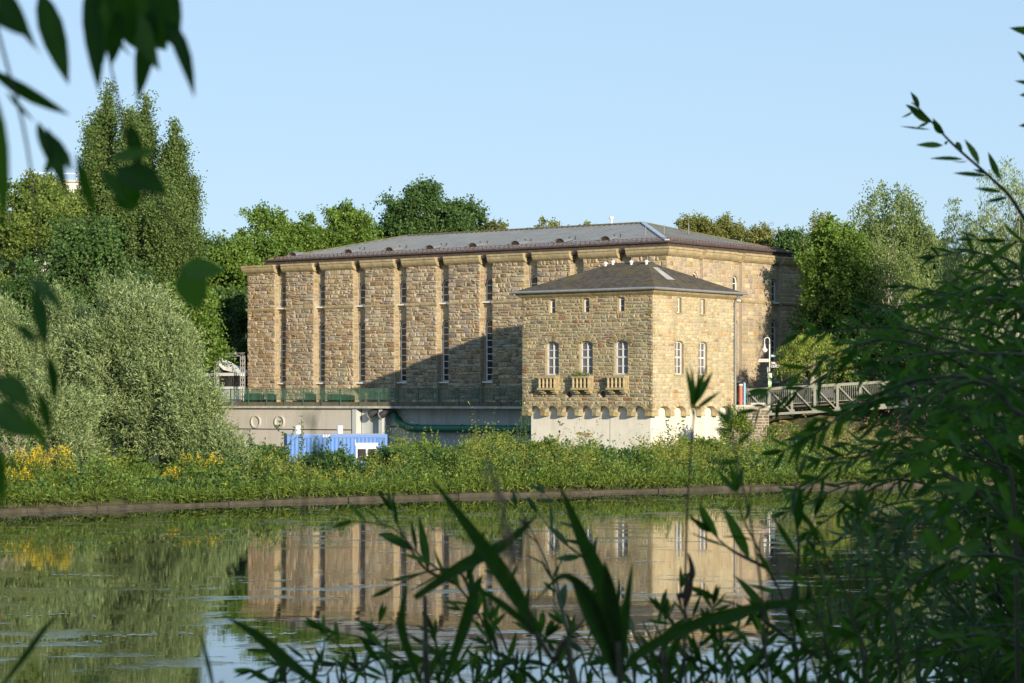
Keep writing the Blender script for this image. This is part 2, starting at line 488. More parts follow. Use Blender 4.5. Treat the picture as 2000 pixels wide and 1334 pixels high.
# core blocks of the pilasters and the body
for a, b in pil[:-1]: core.box(a, b, 0, ND + .05, ZG, ZT - .02)
core.box(45.45, WB - .35, 0, ND + .05, ZG, ZT - .02)
lowz = (5.5, 11.15); upz = (12.75, 14.9)
for a, b in nic:
    c = a + .70; hw = 0.6
    hl = [arch(c - hw, c + hw, lowz[0], lowz[1], hw), arch(c - hw, c + hw, upz[0], upz[1], hw)]
    fr = Fr((0, ND, 0), (1, 0, 0), (0, -1, 0))
    core.col = (.40, .33, .23)
    panel(core, fr, [(a, ZG), (b, ZG), (b, ZT), (a, ZT)], hl, 0.42)
    masonry(wall, fr, a, b, ZG, ZT - .1, hl, .38, .5, .02, PAL_SIDE, 0.0, .5, 0)
    voussoirs(wall, fr, c, hw - .02, lowz[1] - hw, hw, .10, 7, PAL_SIDE, 0, .03)
    voussoirs(wall, fr, c, hw - .02, upz[1] - hw, hw, .10, 7, PAL_SIDE, 0, .03)
for a, b in pil:
    _k = U(.92, 1.06); BAY[:] = [_k * U(.98, 1.02), _k, _k * U(.96, 1.05)]
    masonry(wall, fF, a, b - (0.0 if b == WB else 0.0), ZG, ZC + .05, (), .38, .58, .11, PAL_MAIN, 0, 1.35)
    BAY[:] = [1.0, 1.0, 1.0]
    if b != WB:  # lit reveal on the right flank, smoother and paler
        masonry(wall, Fr((b, 0, 0), (0, 1, 0), (1, 0, 0)), 0.0, ND, ZG, ZC + .05, (), .40, .55, .02, PAL_LIGHT, 0, .4, 0)
    if a != 0:
        masonry(wall, Fr((a, ND, 0), (0, -1, 0), (-1, 0, 0)), 0.0, ND, ZG, ZC + .05, (), .40, .55, .02, PAL_LIGHT, 0, .4, 0)
# right end: shallow niches
rp_ = [(0, 4.0), (5.6, 10.4), (12.0, 17.0), (18.6, DB)]
rn_ = [(4.0, 5.6), (10.4, 12.0), (17.0, 18.6)]
core.col = (.42, .36, .27)
RD = 0.35
for a, b in rp_: core.box(WB - RD - .05, WB, max(a, .0), b, ZG, ZT - .02)
for a, b in rp_: masonry(wall, fR, a, b, ZG, ZC + .05, (), .42, .68, .045, PAL_SIDE, 0, .8, .1)
for a, b in rn_:
    c = (a + b) / 2; hw = .58
    hl = [arch(c - hw, c + hw, lowz[0], lowz[1], hw), arch(c - hw, c + hw, upz[0], upz[1], hw)]
    fr = Fr((WB - RD, 0, 0), (0, 1, 0), (1, 0, 0))
    panel(core, fr, [(a, ZG), (b, ZG), (b, ZT), (a, ZT)], hl, 0.3)
    masonry(wall, fr, a, b, ZG, ZT - .1, hl, .42, .6, .035, PAL_SIDE, 0, .6, 0)
    voussoirs(wall, fr, c, hw - .02, lowz[1] - hw, hw, .17, 7, PAL_SIDE, 0, .05)
    voussoirs(wall, fr, c, hw - .02, upz[1] - hw, hw, .17, 7, PAL_SIDE, 0, .05)
# left end and back: plainer
core.box(0, .5, ND, DB, ZG, ZT - .02); core.box(0.5, WB - RD, DB - .5, DB, ZG, ZT - .02)
masonry(wall, fL, 0, DB, ZG, ZC + .05, (), .5, .9, .06, PAL_MAIN, 0, 1, .1)
masonry(wall, fK, 0, WB, ZG, ZC + .05, (), .55, 1.2, .05, PAL_SIDE, 0, 1, 0)
core.quad((0, 0, ZT - .03), (WB, 0, ZT - .03), (WB, DB, ZT - .03), (0, DB, ZT - .03))
bld(core, 'wall_core', M['mortar'], BH)
bld(wall, 'wall', M['stone'], BH, colattr=True)

# string course and cornice stones
sc_ = MB()
PS = [(-.02, 12.5), (.10, 12.5), (.16, 12.62), (.16, 12.72), (-.02, 12.76)]
for a, b in pil: profile_run(sc_, fF, a - (.0 if a == 0 else .06), b + (0 if b == WB else .06), PS, 1 if a == 0 else 0, 1 if b == WB else 0)
profile_run(sc_, fR, 0, 4.0, PS, 1, 0)
for a, b in rp_[1:]: profile_run(sc_, fR, a - .05, b + (.05 if b < DB else 0), PS)
for a, b in rn_: profile_run(sc_, Fr((WB - RD, 0, 0), (0, 1, 0), (1, 0, 0)), a, b, PS)
profile_run(sc_, fL, 0, DB, PS, 0, 1)
bld(sc_, 'string_course', M['dressed'], BH)
PC = [(-.6, 16.1), (.04, 16.1), (.16, 16.16), (.32, 16.3), (.42, 16.48), (.44, 16.62), (.41, 16.68), (.50, 16.72), (.50, 16.9), (-.6, 16.9)]
def bump_prof(fr, x0, x1, m0, m1):
    mb = MB()
    n = max(1, round((x1 - x0) / 1.3))
    xs = [x0 + (x1 - x0) * k / n + (U(-.15, .15) if 0 < k < n else 0) for k in range(n + 1)]
    for k in range(n):
        g0 = 0 if k == 0 else .012; g1 = 0 if k == n - 1 else .012; dj = U(-.012, .012)
        profile_run(mb, fr, xs[k] + g0, xs[k + 1] - g1, [(d + (dj if d > 0 else 0), z) for d, z in PC], m0 if k == 0 else 0, m1 if k == n - 1 else 0)
    return mb
for a, b in pil:
    bld(bump_prof(fF, a - (0 if a == 0 else .3), b + (0 if b == WB else .16), 1 if a == 0 else 0, 1 if b == WB else 0), 'cornice', M['dressed'], BH)
bld(bump_prof(fR, 0, 4.1, 1, 0), 'cornice', M['dressed'], BH)
for a, b in rp_[1:]: bld(bump_prof(fR, a - .12, b + .1, 0, 0), 'cornice', M['dressed'], BH)
for a, b in rn_: bld(bump_prof(Fr((WB - RD, 0, 0), (0, 1, 0), (1, 0, 0)), a + .12, b - .14, 0, 0), 'cornice', M['dressed'], BH)
bld(bump_prof(fL, 0, DB, 0, 1), 'cornice', M['dressed'], BH)
# soffit bridging the niches
for a, b in nic:
    sf = MB(); sf.box(a + .161, b - .301, -.1, ND, ZT - .35, ZT - .05); bld(sf, 'soffit', M['fascia'], BH)


# windows
def arch_window(name, w_, h_, rise, nbars, vert, parent, fm, gm, t=.055):
    """frame of an arched window (origin at its sill centre, facing -y) with its pane as a child"""
    mb = MB(); hw = w_ / 2
    o = arch(-hw, hw, 0, h_, rise); i = arch(-hw + t * 1.6, hw - t * 1.6, t * 1.6, h_ - t * 1.6, max(rise - t * 1.6, 0.01) if rise else 0)
    f = Fr((0, 0, 0), (1, 0, 0), (0, -1, 0))
    panel(mb, f, o, [i], .09)
    zt = h_ - rise * .55
    for k in range(1, nbars + 1):
        z = (h_ - rise * .8) * k / (nbars + .35) if vert == 0 else h_ * k / (nbars + 1)
        mb.box(-hw + t, hw - t, -.012, .05, z - t * .5, z + t * .5)
    if vert:
        mb.box(-t * .9, t * .9, -.03, .05, t, h_ - t)
        mb.box(-hw + t, hw - t, -.035, .05, h_ * .52 - t * .9, h_ * .52 + t * .9)
    w0 = mb.build(name, fm, parent); ZB[w0.name] = 0
    p = MB(); panel(p, Fr((0, .06, 0), (1, 0, 0), (0, -1, 0)), arch(-hw + .02, hw - .02, .02, h_ - .02, rise), [], .02)
    p.build('pane', gm, w0)
    return w0
def sill(parent, w_, d, m, name='sill', h=.13):
    mb = MB(); mb.box(-w_ / 2, w_ / 2, -d, .1, -h, 0); o = mb.build(name, m, parent); ZB[o.name] = 0; return o
wl_ = arch_window('window', 1.15, 5.6, .55, 8, 0, BH, M['white'], M['glass'], .07)
wu_ = arch_window('window', 1.15, 2.12, .55, 2, 0, BH, M['white'], M['glass'], .07)
sl_ = sill(BH, 1.3, .28, M['white'])
first = True
def place_part(o, used, loc, rz=0):
    if not used:
        o.location = (loc[0], loc[1], loc[2] - ZB.get(BH.name)); o.rotation_euler = (0, 0, rz); return o
    return dup_part(o, BH, loc, rz)
used = False
for a, b in nic:
    c = a + .70
    place_part(wl_, used, (c, ND + .15, 5.52)); place_part(wu_, used, (c, ND + .15, 12.77))
    place_part(sl_, used, (c - .05, ND - .05, 5.5)); place_part(sl_, True, (c - .05, ND - .05, 12.74))
    used = True
for a, b in rn_:
    c = (a + b) / 2
    for o, z in ((wl_, 5.52), (wu_, 12.77)): dup_part(o, BH, (WB - RD - .14, c, z), math.pi / 2)
    for z in (5.5, 12.74): dup_part(sl_, BH, (WB - RD + .03, c, z), math.pi / 2)

# roof
ex0, ex1, ey0, ey1, ez = 2.4, 49.0, .3, 20.7, 17.42
rx0, rx1, ry, rz_ = 11.5, 39.5, 10.5, 19.95
rf = MB()
A, B, C_, D_ = (ex0, ey0, ez), (ex1, ey0, ez), (ex1, ey1, ez), (ex0, ey1, ez)
R0, R1 = (rx0, ry, rz_), (rx1, ry, rz_)
rf.quad(A, B, R1, R0); rf.quad(B, C_, R1); rf.quad(C_, D_, R0, R1); rf.quad(D_, A, R0); rf.quad(A, D_, C_, B)
zf = lambda x, y: ez + (y - ey0) * (rz_ - ez) / (ry - ey0)
x = ex0 + .3
while x < ex1 - .2:      # standing seams, front and back slopes
    ymax = ry
    if x < rx0: ymax = ey0 + (x - ex0) / (rx0 - ex0) * (ry - ey0)
    if x > rx1: ymax = ey0 + (ex1 - x) / (ex1 - rx1) * (ry - ey0)
    if ymax > ey0 + .3: rf.bar((x, ey0, ez + .01), (x, ymax, zf(x, ymax) + .01), .035, .07)
    x += .6
y = ey0 + .4
while y < ey1 - .2:
    f_ = (y - ey0) / (ry - ey0) if y < ry else (ey1 - y) / (ey1 - ry)
    xm = ex1 - f_ * (ex1 - rx1)
    if ex1 - xm > .3: rf.bar((ex1, y, ez + .01), (xm, y, ez + f_ * (rz_ - ez) + .01), .035, .07)
    y += .6
ro = bld(rf, 'roof', M['zinc'], BH)
hp = MB()
hp.bar((ex1, ey0, ez + .06), (rx1, ry, rz_ + .06), .42, .09)
bld(hp, 'hip_flashing', M['zinc_lt'], ro)
h2 = MB(); h2.bar((rx0, ry, rz_ + .06), (rx1, ry, rz_ + .06), .4, .12)
h2.bar((ex1, ey1, ez + .06), (rx1, ry, rz_ + .06), .3, .12); h2.bar((ex0, ey0, ez + .06), (rx0, ry, rz_ + .06), .3, .12)
bld(h2, 'ridge_cap', M['mossconc'], ro)
fa = MB()
fa.box(ex0 - .15, ex1 + .15, ey0 - .12, ey0 + .1, ZT + .01, ez + .02); fa.box(ex1 - .1, ex1 + .13, ey0 + .12, ey1, ZT + .01, ez + .02)
fa.box(ex0 - .13, ex0 + .1, ey0 + .12, ey1, ZT + .01, ez + .02)
bld(fa, 'fascia', M['fascia'], BH)
gt = MB()
gt.tube([(ex0 - .3, ey0 - .25, ez - .08), (ex1 + .28, ey0 - .25, ez - .08)], .11, 8); gt.tube([(ex1 + .26, ey0 - .25, ez - .08), (ex1 + .26, ey1, ez - .08)], .11, 8)
bld(gt, 'gutter', M['fascia'], BH)
sg = MB()
for zz in (.14, .26):
    sg.bar((ex0 + .6, ey0 + .25, ez + zz + .05), (ex1 - .3, ey0 + .25, ez + zz + .05), .035)
    sg.bar((ex1 - .3, ey0 + .25, ez + zz + .05), (ex1 - .3, ey1 - .6, ez + zz + .05), .035)
x = ex0 + .8
while x < ex1 - .4:
    sg.bar((x, ey0 + .25, ez + .05), (x, ey0 + .25, ez + .36), .05); x += .5
y = ey0 + .5
while y < ey1 - .6:
    sg.bar((ex1 - .3, y, ez + .05), (ex1 - .3, y, ez + .36), .05); y += .5
bld(sg, 'snow_guard', M['redbar'], BH)
# eyebrow roof vents: half-round hoods with a dark louvre
def eyebrow():
    mb = MB(); n = 8
    for k in range(n):
        t0 = math.pi * k / n; t1 = math.pi * (k + 1) / n
        for r0, z0_ in ((.62, .42),):
            a0 = (math.cos(t0) * r0, -.15, math.sin(t0) * z0_); a1 = (math.cos(t1) * r0, -.15, math.sin(t1) * z0_)
            b0 = (math.cos(t0) * r0 * .9, 1.7, .42); b1 = (math.cos(t1) * r0 * .9, 1.7, .42)
            mb.quad(a0, a1, b1, b0)
            c0 = (a0[0] * .84, -.15, a0[2] * .84); c1 = (a1[0] * .84, -.15, a1[2] * .84)
            mb.quad(c0, c1, a1, a0); mb.quad((c0[0], .1, c0[2]), (c1[0], .1, c1[2]), c1, c0)
    o = mb.build('roof_dormer', M['zinc'], BH); ZB[o.name] = 0
    l_ = MB(); l_.quad(*[(math.cos(math.pi * k / 8) * .53, .02, math.sin(math.pi * k / 8) * .36) for k in range(9)])
    for z in (.08, .18, .27): l_.box(-.45 + z * .6, .45 - z * .6, -.04, .01, z - .015, z + .02)
    l_.build('louvre', M['fascia'], o)
    return o
eb = eyebrow(); used = False
for px in (572, 681, 761, 840, 924, 1007, 1094, 1183):
    k = (px - 1000) / F; yl = 1.9
    ox, oy = LB.x + AY.x * yl, LB.y + AY.y * yl
    t = (oy * k - ox) / (AX.x - AX.y * k)
    place_part(eb, used, (t, yl, zf(t, yl) + .02)); used = True
vt = MB(); vt.lathe(0, 0, [(.05, 0), (.05, .2), (.08, .2), (.08, .26)], 8); vo = vt.build('roof_vent', M['darkpipe'], BH); ZB[vo.name] = 0
used = False
for px in (703, 712, 781, 794, 862, 872, 938, 952, 1026, 1037, 1112, 1124, 1200, 1212):
    k = (px - 1000) / F; yl = 3.4
    ox, oy = LB.x + AY.x * yl, LB.y + AY.y * yl
    t = (oy * k - ox) / (AX.x - AX.y * k)
    place_part(vo, used, (t, yl, zf(t, yl) + .0)); used = True
ms = MB(); ms.lathe(36.0, ry, [(.12, rz_), (.1, rz_ + .5), (.22, rz_ + .55), (.2, rz_ + .75), (.05, rz_ + .8)], 8)
bld(ms, 'chimney_cowl', M['white'], BH)
for x, y, h in ((45.2, 5.5, .7), (43.5, 12.0, .8), (44.8, 3.2, .7)):
    p = MB(); zb = min(ez + (ex1 - x) * .265, zf(x, y)) - .1
    p.tube([(x, y, zb), (x, y, zb + h + .3)], .03, 6); bld(p, 'roof_post', M['pipe_grey'], BH)

# ---------------------------------------------------------------- the switch tower in front of it
TW = root('stone_tower', 'squat square sandstone tower on a white plastered base with three small balconies, black hipped roof', 'tower', (LT.x, LT.y, EYE + (-0.9 - EYE) * TK), TH)
TW.scale = (TK, TK, TK); ZB[TW.name] = -0.9
WT, DT = 12.3, 11.7
tF = Fr((0, 0, 0), (1, 0, 0), (0, -1, 0)); tR = Fr((WT, 0, 0), (0, 1, 0), (1, 0, 0))
tL = Fr((0, DT, 0), (0, -1, 0), (-1, 0, 0)); tB = Fr((WT, DT, 0), (-1, 0, 0), (0, 1, 0))
INS = .5; zA, zK, zTop = 2.62, 3.32, 11.75
def corbel_outline(W, n, m, e):
    """outer loop of a wall whose lower edge is a row of n arches on corbels"""
    pitch = (W - 2 * e) / n; cw = .42; pts = [(0, zA)]; arcs = []
    pts.append((e - cw * .2, zA))
    for k in range(n):
        a = e + pitch * k + cw * .5; b = e + pitch * (k + 1) - cw * .5
        arcs.append(((a + b) / 2, (b - a) / 2))
        pts.append((a, zA)); zs = zA + .25; r = min((b - a) / 2, .46)
        for q in range(9):
            t = math.pi * (1 - q / 8); pts.append(((a + b) / 2 + (b - a) / 2 * math.cos(t), zs + r * math.sin(t)))
        pts.append((b, zA))
    pts += [(W, zA), (W, zTop + .05), (0, zTop + .05)]
    return pts, arcs, pitch
tw = MB(); tc_ = MB(); tc_.col = (.4, .36, .27)
big = (5.73, 8.3); small = (10.45, 11.62)
xF = [2.94, 6.17, 9.45]; xR = [3.6, 6.9]
hF = [arch(x - .62, x + .62, big[0], big[1], .18) for x in xF] + [arch(x - .29, x + .29, small[0], small[1], 0) for x in xF]
ovals = []
for x in (4.53, 7.72):
    ovals.append([(x + .27 * math.cos(2 * math.pi * k / 14), 4.2 + .30 * math.sin(2 * math.pi * k / 14)) for k in range(14)])
hR = [arch(x - .6, x + .6, big[0], big[1], .18) for x in xR] + [arch(x - .3, x + .3, small[0], small[1], 0) for x in xR]
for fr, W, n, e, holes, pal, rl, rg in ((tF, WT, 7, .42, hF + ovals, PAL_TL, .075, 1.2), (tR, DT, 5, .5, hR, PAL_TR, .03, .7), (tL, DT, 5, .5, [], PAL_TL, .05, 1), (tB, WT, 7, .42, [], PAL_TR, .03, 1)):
    out, arcs, pitch = corbel_outline(W, n, 0, e)
    panel(tc_, fr, out, holes, .42, 0)
    # stones: above the arches full courses, below them only corbel stones
    z2 = zA + .25 + .46 + .38
    masonry(tw, fr, 0, W, z2, zTop, holes, .27, .5, rl, pal, 0, rg, .12)
    for cx, hw in arcs:
        voussoirs(tw, fr, cx, hw, zA + .25, .46, .34, 7, pal, 0, rl + .03)
    hs = [arch(cx - hw - .30, cx + hw + .30, zA - .1, zA + .25 + .46 + .36, .8) for cx, hw in arcs]
    masonry(tw, fr, 0, W, zA + .3, z2, hs, .27, .35, rl, pal, 0, rg, 0)
    ed = [(0, arcs[0][0] - arcs[0][1])] + [(a[0] + a[1], b[0] - b[1]) for a, b in zip(arcs, arcs[1:])] + [(arcs[-1][0] + arcs[-1][1], W)]
    for a, b in ed:
        tw.col = pick(pal); block(tw, fr, a - .03, b + .03, zA - .06, zA + .27, -.44, .09 + (.02 if a > 0 and b < W else 0.0), .04)
    for h in holes:
        xs = [p[0] for p in h]; zs = [p[1] for p in h]; cx = (min(xs) + max(xs)) / 2; hw = (max(xs) - min(xs)) / 2
        if max(zs) < 5: continue
        if max(zs) < 9:   # relieving arch of tall stones
            voussoirs(tw, fr, cx, hw + .0, big[1] - .18, .18, .48, 8, pal, 0, rl * 1.3 + .03)
    # paler smooth jambs
bld(tc_, 'wall_core', M['mortar'], TW)
bld(tw, 'wall', M['stone_mossy'], TW, colattr=True)
for fr, hs in ((tF, hF), (tR, hR)):
    for h in hs:
        xs = [p[0] for p in h]; zs = [p[1] for p in h]; x0, x1, z0, z1 = min(xs), max(xs), min(zs), max(zs)
        r_ = .18 if z1 < 9 else 0
        q = MB()
        block(q, fr, x0 - .1, x0, z0, z1 - r_, -.1, .035, .01)
        block(q, fr, x1, x1 + .1, z0, z1 - r_, -.1, .035, .01)
        block(q, fr, x0 - .12, x1 + .12, z0 - .1, z0, -.1, .06 if fr is tF else .10, .01)
        bld(q, 'window_surround', M['dressed'], TW)
pb = MB(); pb.box(INS, WT - INS, INS, DT - INS, -.9, 3.6)
pbo = bld(pb, 'plastered_base', M['plaster'], TW)
jn = MB(); jn.box(8.03, 8.07, INS - .012, INS, -.9, zA + .6); bld(jn, 'wall_joint', M['pipe_grey'], pbo)
# dark behind the oval holes and recess backs
for o_ in ovals:
    ov = MB(); ov.quad(*[tF(x, z, -.25) for x, z in o_])
    bld(ov, 'oval_opening', M['fascia'], TW)
bw = arch_window('window', 1.2, 2.55, .18, 3, 1, TW, M['frame'], M['curtain'], .06)
sw_ = arch_window('window', .56, 1.15, 0, 2, 0, TW, M['white'], M['glass'], .05)
for i, x in enumerate(xF):
    for o, z in ((bw, big[0] + .01), (sw_, small[0] + .01)):
        if i == 0: o.location = (x, .2, z + .9)
        else: dup_part(o, TW, (x, .2, z))
for x in xR:
    for o, z in ((bw, big[0] + .01), (sw_, small[0] + .01)): dup_part(o, TW, (WT - .2, x, z), math.pi / 2)
# balconettes
def balcony():
    w_ = 1.72; d = .62
    mb = MB(); mb.box(-w_ / 2, w_ / 2, -d, 0, 1.03, 1.17)
    o = mb.build('balcony', M['dressed'], TW); ZB[o.name] = 0
    b2 = MB(); b2.box(-w_ / 2, w_ / 2, -d - .02, 0, .12, .28); b2.build('balcony_floor', M['dressed'], o)
    b3 = MB()
    for k in range(5):
        x = -w_ / 2 + .14 + k * (w_ - .28) / 4
        b3.lathe(x, -d + .12, [(.09, .28), (.115, .34), (.085, .45), (.12, .65), (.085, .88), (.115, .97), (.09, 1.03)], 8)
    for s in (-1, 1):
        b3.box(s * (w_ / 2 - .11) - .09, s * (w_ / 2 - .11) + .09, -.18, 0, .28, 1.03); b3.box(s * (w_ / 2 - .11) - .09, s * (w_ / 2 - .11) + .09, -.42, -.26, .28, 1.03)
    b3.build('baluster', M['dressed'], o)
    b4 = MB()
    for s in (-1, 1):
        cx = s * (w_ / 2 - .32)
        b4.box(cx - .2, cx + .2, -.5, 0, -.02, .12); b4.box(cx - .2, cx + .2, -.3, 0, -.16, -.02)
    b4.build('bracket', M['dressed'], o)
    return o
ba = balcony()
for i, x in enumerate(xF):
    if i == 0: ba.location = (x - .12, -.05, 4.45 + .9)
    else: dup_part(ba, TW, (x - .12, -.05, 4.45))
# cornice, gutter, roof
PT = [(-.3, 11.7), (.03, 11.7), (.10, 11.75), (.30, 11.9), (.40, 12.05), (.42, 12.15), (-.3, 12.15)]
tcx = MB()
for fr, W in ((tF, WT), (tR, DT), (tL, DT), (tB, WT)):
    n = round(W / 1.1)
    for k in range(n):
        dj = U(-.01, .01)
        profile_run(tcx, fr, W * k / n + (.01 if k else 0), W * (k + 1) / n, [(d + (dj if d > 0 else 0), z) for d, z in PT], 1 if k == 0 else 0, 1 if k == n - 1 else 0)
bld(tcx, 'cornice', M['dressed'], TW)
e = .62; tz = 12.2
tr = MB()
P = [(-e, -e, tz), (WT + e, -e, tz), (WT + e, DT + e, tz), (-e, DT + e, tz)]
r0, r1 = (4.6, DT / 2, 14.62), (7.9, DT / 2, 14.62)
tr.quad(P[0], P[1], r1, r0); tr.quad(P[1], P[2], r1); tr.quad(P[2], P[3], r0, r1); tr.quad(P[3], P[0], r0); tr.quad(*P[::-1])
tro = bld(tr, 'roof', M['tar'], TW)
gt = MB()
for a, b in ((P[0], P[1]), (P[1], P[2]), (P[3], P[0])):
    v = (Vector(b) - Vector(a)).normalized() * .06
    gt.tube([Vector(a) - v + Vector((0, 0, -.02)), Vector(b) + v + Vector((0, 0, -.02))], .10, 8)
bld(gt, 'gutter', M['pipe_grey'], TW)
for x, y in ((4.3, 5.2), (4.8, 5.5), (6.7, 5.3), (8.2, 5.2)):
    v = MB(); zb = tz + (14.62 - tz) * min(1, (y + e) / (DT / 2 + e)) - .1
    v.lathe(x, y, [(.10, zb), (.10, zb + .24), (.17, zb + .26), (.17, zb + .35), (.06, zb + .43)], 10)
    bld(v, 'roof_vent', M['white'], TW)
# pale patch of new felt near the right hip
pf = MB()
def onR(x_, y_): # point on the right slope
    t = (WT + e - x_) / (WT + e - 7.9); return (x_, y_, tz + (14.62 - tz) * t + .02)
pf.quad(onR(9.0, 4.9), onR(9.0, 5.6), onR(11.2, 4.7), onR(11.2, 3.6))
bld(pf, 'felt_patch', M['concrete'], tro)
dp = MB()
dp.tube([(WT + .5, DT - .3, 12.05), (WT + .25, DT - .3, 11.7), (WT + .14, DT - .3, 11.4), (WT + .14, DT - .3, -.3)], .085, 8)
bld(dp, 'downpipe', M['pipe_grey'], TW)

# ---------------------------------------------------------------- terrain, shore, water
def hill(x, y):
    lx = (x - LB.x) * AX.x + (y - LB.y) * AX.y
    ly = (x - LB.x) * AY.x + (y - LB.y) * AY.y
    return lx, ly
SH0 = [(-400, 30), (-60, 63), (-30, 72.5), (-16.6, 78.9), (-9.5, 86.5), (0, 94), (6.3, 98.8), (13.2, 103), (22, 106.5), (60, 113), (400, 125)]
_xs = np.arange(-60, 60.1, 2.0)
_ys = np.interp(_xs, [p[0] for p in SH0], [p[1] for p in SH0])
for _ in range(3): _ys[1:-1] = (_ys[:-2] + 2 * _ys[1:-1] + _ys[2:]) / 4
SH = [SH0[0]] + [(float(x_), float(y_)) for x_, y_ in zip(_xs, _ys)] + [SH0[-1]]
def shore_y(x):
    for (a, b), (c, d) in zip(SH, SH[1:]):
        if x <= c: return b + (d - b) * (x - a) / (c - a)
    return SH[-1][1]
def sm(a, b, t):
    t = min(1, max(0, (t - a) / (b - a))); return t * t * (3 - 2 * t)
def ground_z(x, y):
    if y < 45:   # near bank under the photographer
        return 2.0 - 3.6 * sm(6, 17, y + x * .05) + .1 * math.sin(x * .7) * math.cos(y * .9)
    sy = shore_y(x)
    if y < sy + .35: return -1.6
    lx, ly = hill(x, y)
    low = .28 - .9 * sm(sy + 12, sy + 32, y) + .12 * math.sin(x * .33) * math.sin(y * .41)
    pl = 3.45 * sm(1.2, 4.0, ly) if lx < 63 else 3.0 * sm(0, 16, ly)
    z = low * (1 - sm(1.2, 4.0, ly)) + pl if lx < 63 else low + pl * .9
    if lx < -6: # natural slope left of the terrace
        g = 3.45 * sm(-14, 0, ly); z = low * (1 - sm(-14, 0, ly)) + g
    z += 26 * sm(40, 230, ly) + 10 * sm(240, 900, ly)
    z += 12 * sm(60, 300, -lx) * sm(0, 60, ly)
    return z
def axis(segs):
    out = []
    for a, b, st in segs:
        n = max(1, int(round((b - a) / st))); out += [a + (b - a) * k / n for k in range(n)]
    out.append(segs[-1][1]); return out
gx = axis([(-3000, -400, 260), (-400, -90, 20), (-90, 90, 1.5), (90, 400, 20), (400, 3000, 260)])
gy = axis([(-600, -40, 40), (-40, 30, 1.2), (30, 70, 8), (70, 275, 1.2), (275, 600, 12), (600, 4000, 300)])
vs_ = [(x, y, ground_z(x, y)) for y in gy for x in gx]
nx = len(gx)
fs_ = [(j * nx + i, j * nx + i + 1, (j + 1) * nx + i + 1, (j + 1) * nx + i) for j in range(len(gy) - 1) for i in range(nx - 1)]
me = bpy.data.meshes.new('ground'); me.from_pydata(vs_, [], fs_)
me.polygons.foreach_set('use_smooth', [True] * len(me.polygons))
M['soil'] = mat('grassy_soil', (0.055, 0.065, 0.025), 1.0, var=0.5, scale=1.2, bump=0.8, bscale=5, stain=(0.12, 0.10, 0.05), stain_scale=.3, stain_amt=.5)
me.materials.append(M['soil'])
tag(link(bpy.data.objects.new('ground', me)), kind='structure')

def water_mat():
    m, n, l, b = new_mat('still_canal_water')
    b.inputs['Base Color'].default_value = (0.012, 0.018, 0.010, 1)
    b.inputs['Roughness'].default_value = 0.015
    b.inputs['IOR'].default_value = 1.7
    b.inputs['Specular IOR Level'].default_value = 0.5
    tc = n.new('ShaderNodeTexCoord')
    def nz(scale, detail, sx=1, sy=1, rough=.5):
        mp = n.new('ShaderNodeMapping'); mp.inputs['Scale'].default_value = (sx, sy, 1); l.new(tc.outputs['Object'], mp.inputs['Vector'])
        t = n.new('ShaderNodeTexNoise'); t.inputs['Scale'].default_value = scale; t.inputs['Detail'].default_value = detail; t.inputs['Roughness'].default_value = rough
        l.new(mp.outputs[0], t.inputs['Vector']); return t.outputs['Fac']
    def mul(a, k):
        q = n.new('ShaderNodeMath'); q.operation = 'MULTIPLY'; l.new(a, q.inputs[0])
        if isinstance(k, float): q.inputs[1].default_value = k
        else: l.new(k, q.inputs[1])
        return q.outputs[0]
    def add(a, c):
        q = n.new('ShaderNodeMath'); q.operation = 'ADD'; l.new(a, q.inputs[0]); l.new(c, q.inputs[1]); return q.outputs[0]
    def ramp(a, lo, hi):
        q = n.new('ShaderNodeMapRange'); q.inputs['From Min'].default_value = lo; q.inputs['From Max'].default_value = hi; l.new(a, q.inputs['Value']); return q.outputs[0]
    ma = n.new('ShaderNodeMapRange'); ma.inputs['From Min'].default_value = .4; ma.inputs['From Max'].default_value = .65; ma.inputs['To Min'].default_value = .0003; ma.inputs['To Max'].default_value = .0020
    l.new(nz(.05, 3, .5, 1.3), ma.inputs['Value']); mul_add = ma.outputs[0]
    calm = mul(nz(1.1, 3, .8, 1.5), mul_add)                         # gentle undulation everywhere
    big_patch = ramp(nz(.06, 3), .46, .66)
    fine = mul(nz(5.0, 3, .8, 1.8), 0.00014)
    patch = mul(ramp(nz(.9, 5, .55, 1.0, .62), .55, .61), ramp(nz(.10, 3, .5, 1), .40, .60))            # riffled flecks which catch the sky
    riff = mul(mul(nz(8.0, 2, .7, 2.0), 0.0055), patch)
    h = add(add(calm, fine), riff)
    bp = n.new('ShaderNodeBump'); bp.inputs['Strength'].default_value = 1.0; bp.inputs['Distance'].default_value = 1.0
    l.new(h, bp.inputs['Height']); l.new(bp.outputs['Normal'], b.inputs['Normal'])
    return m
wm = MB()
wy = [17 - 6] + [s for s in ()]
pts = [(-400, 6), (400, 6)]
wm.quad((-600, 4, 0), (600, 4, 0), (600, 60, 0), (-600, 60, 0))
for (a, b_), (c, d) in zip(SH, SH[1:]):
    wm.quad((a, 60, 0), (c, 60, 0), (c, d + .3, 0), (a, b_ + .3, 0))
M['water'] = water_mat()
tag(wm.build('water', M['water']), kind='structure')
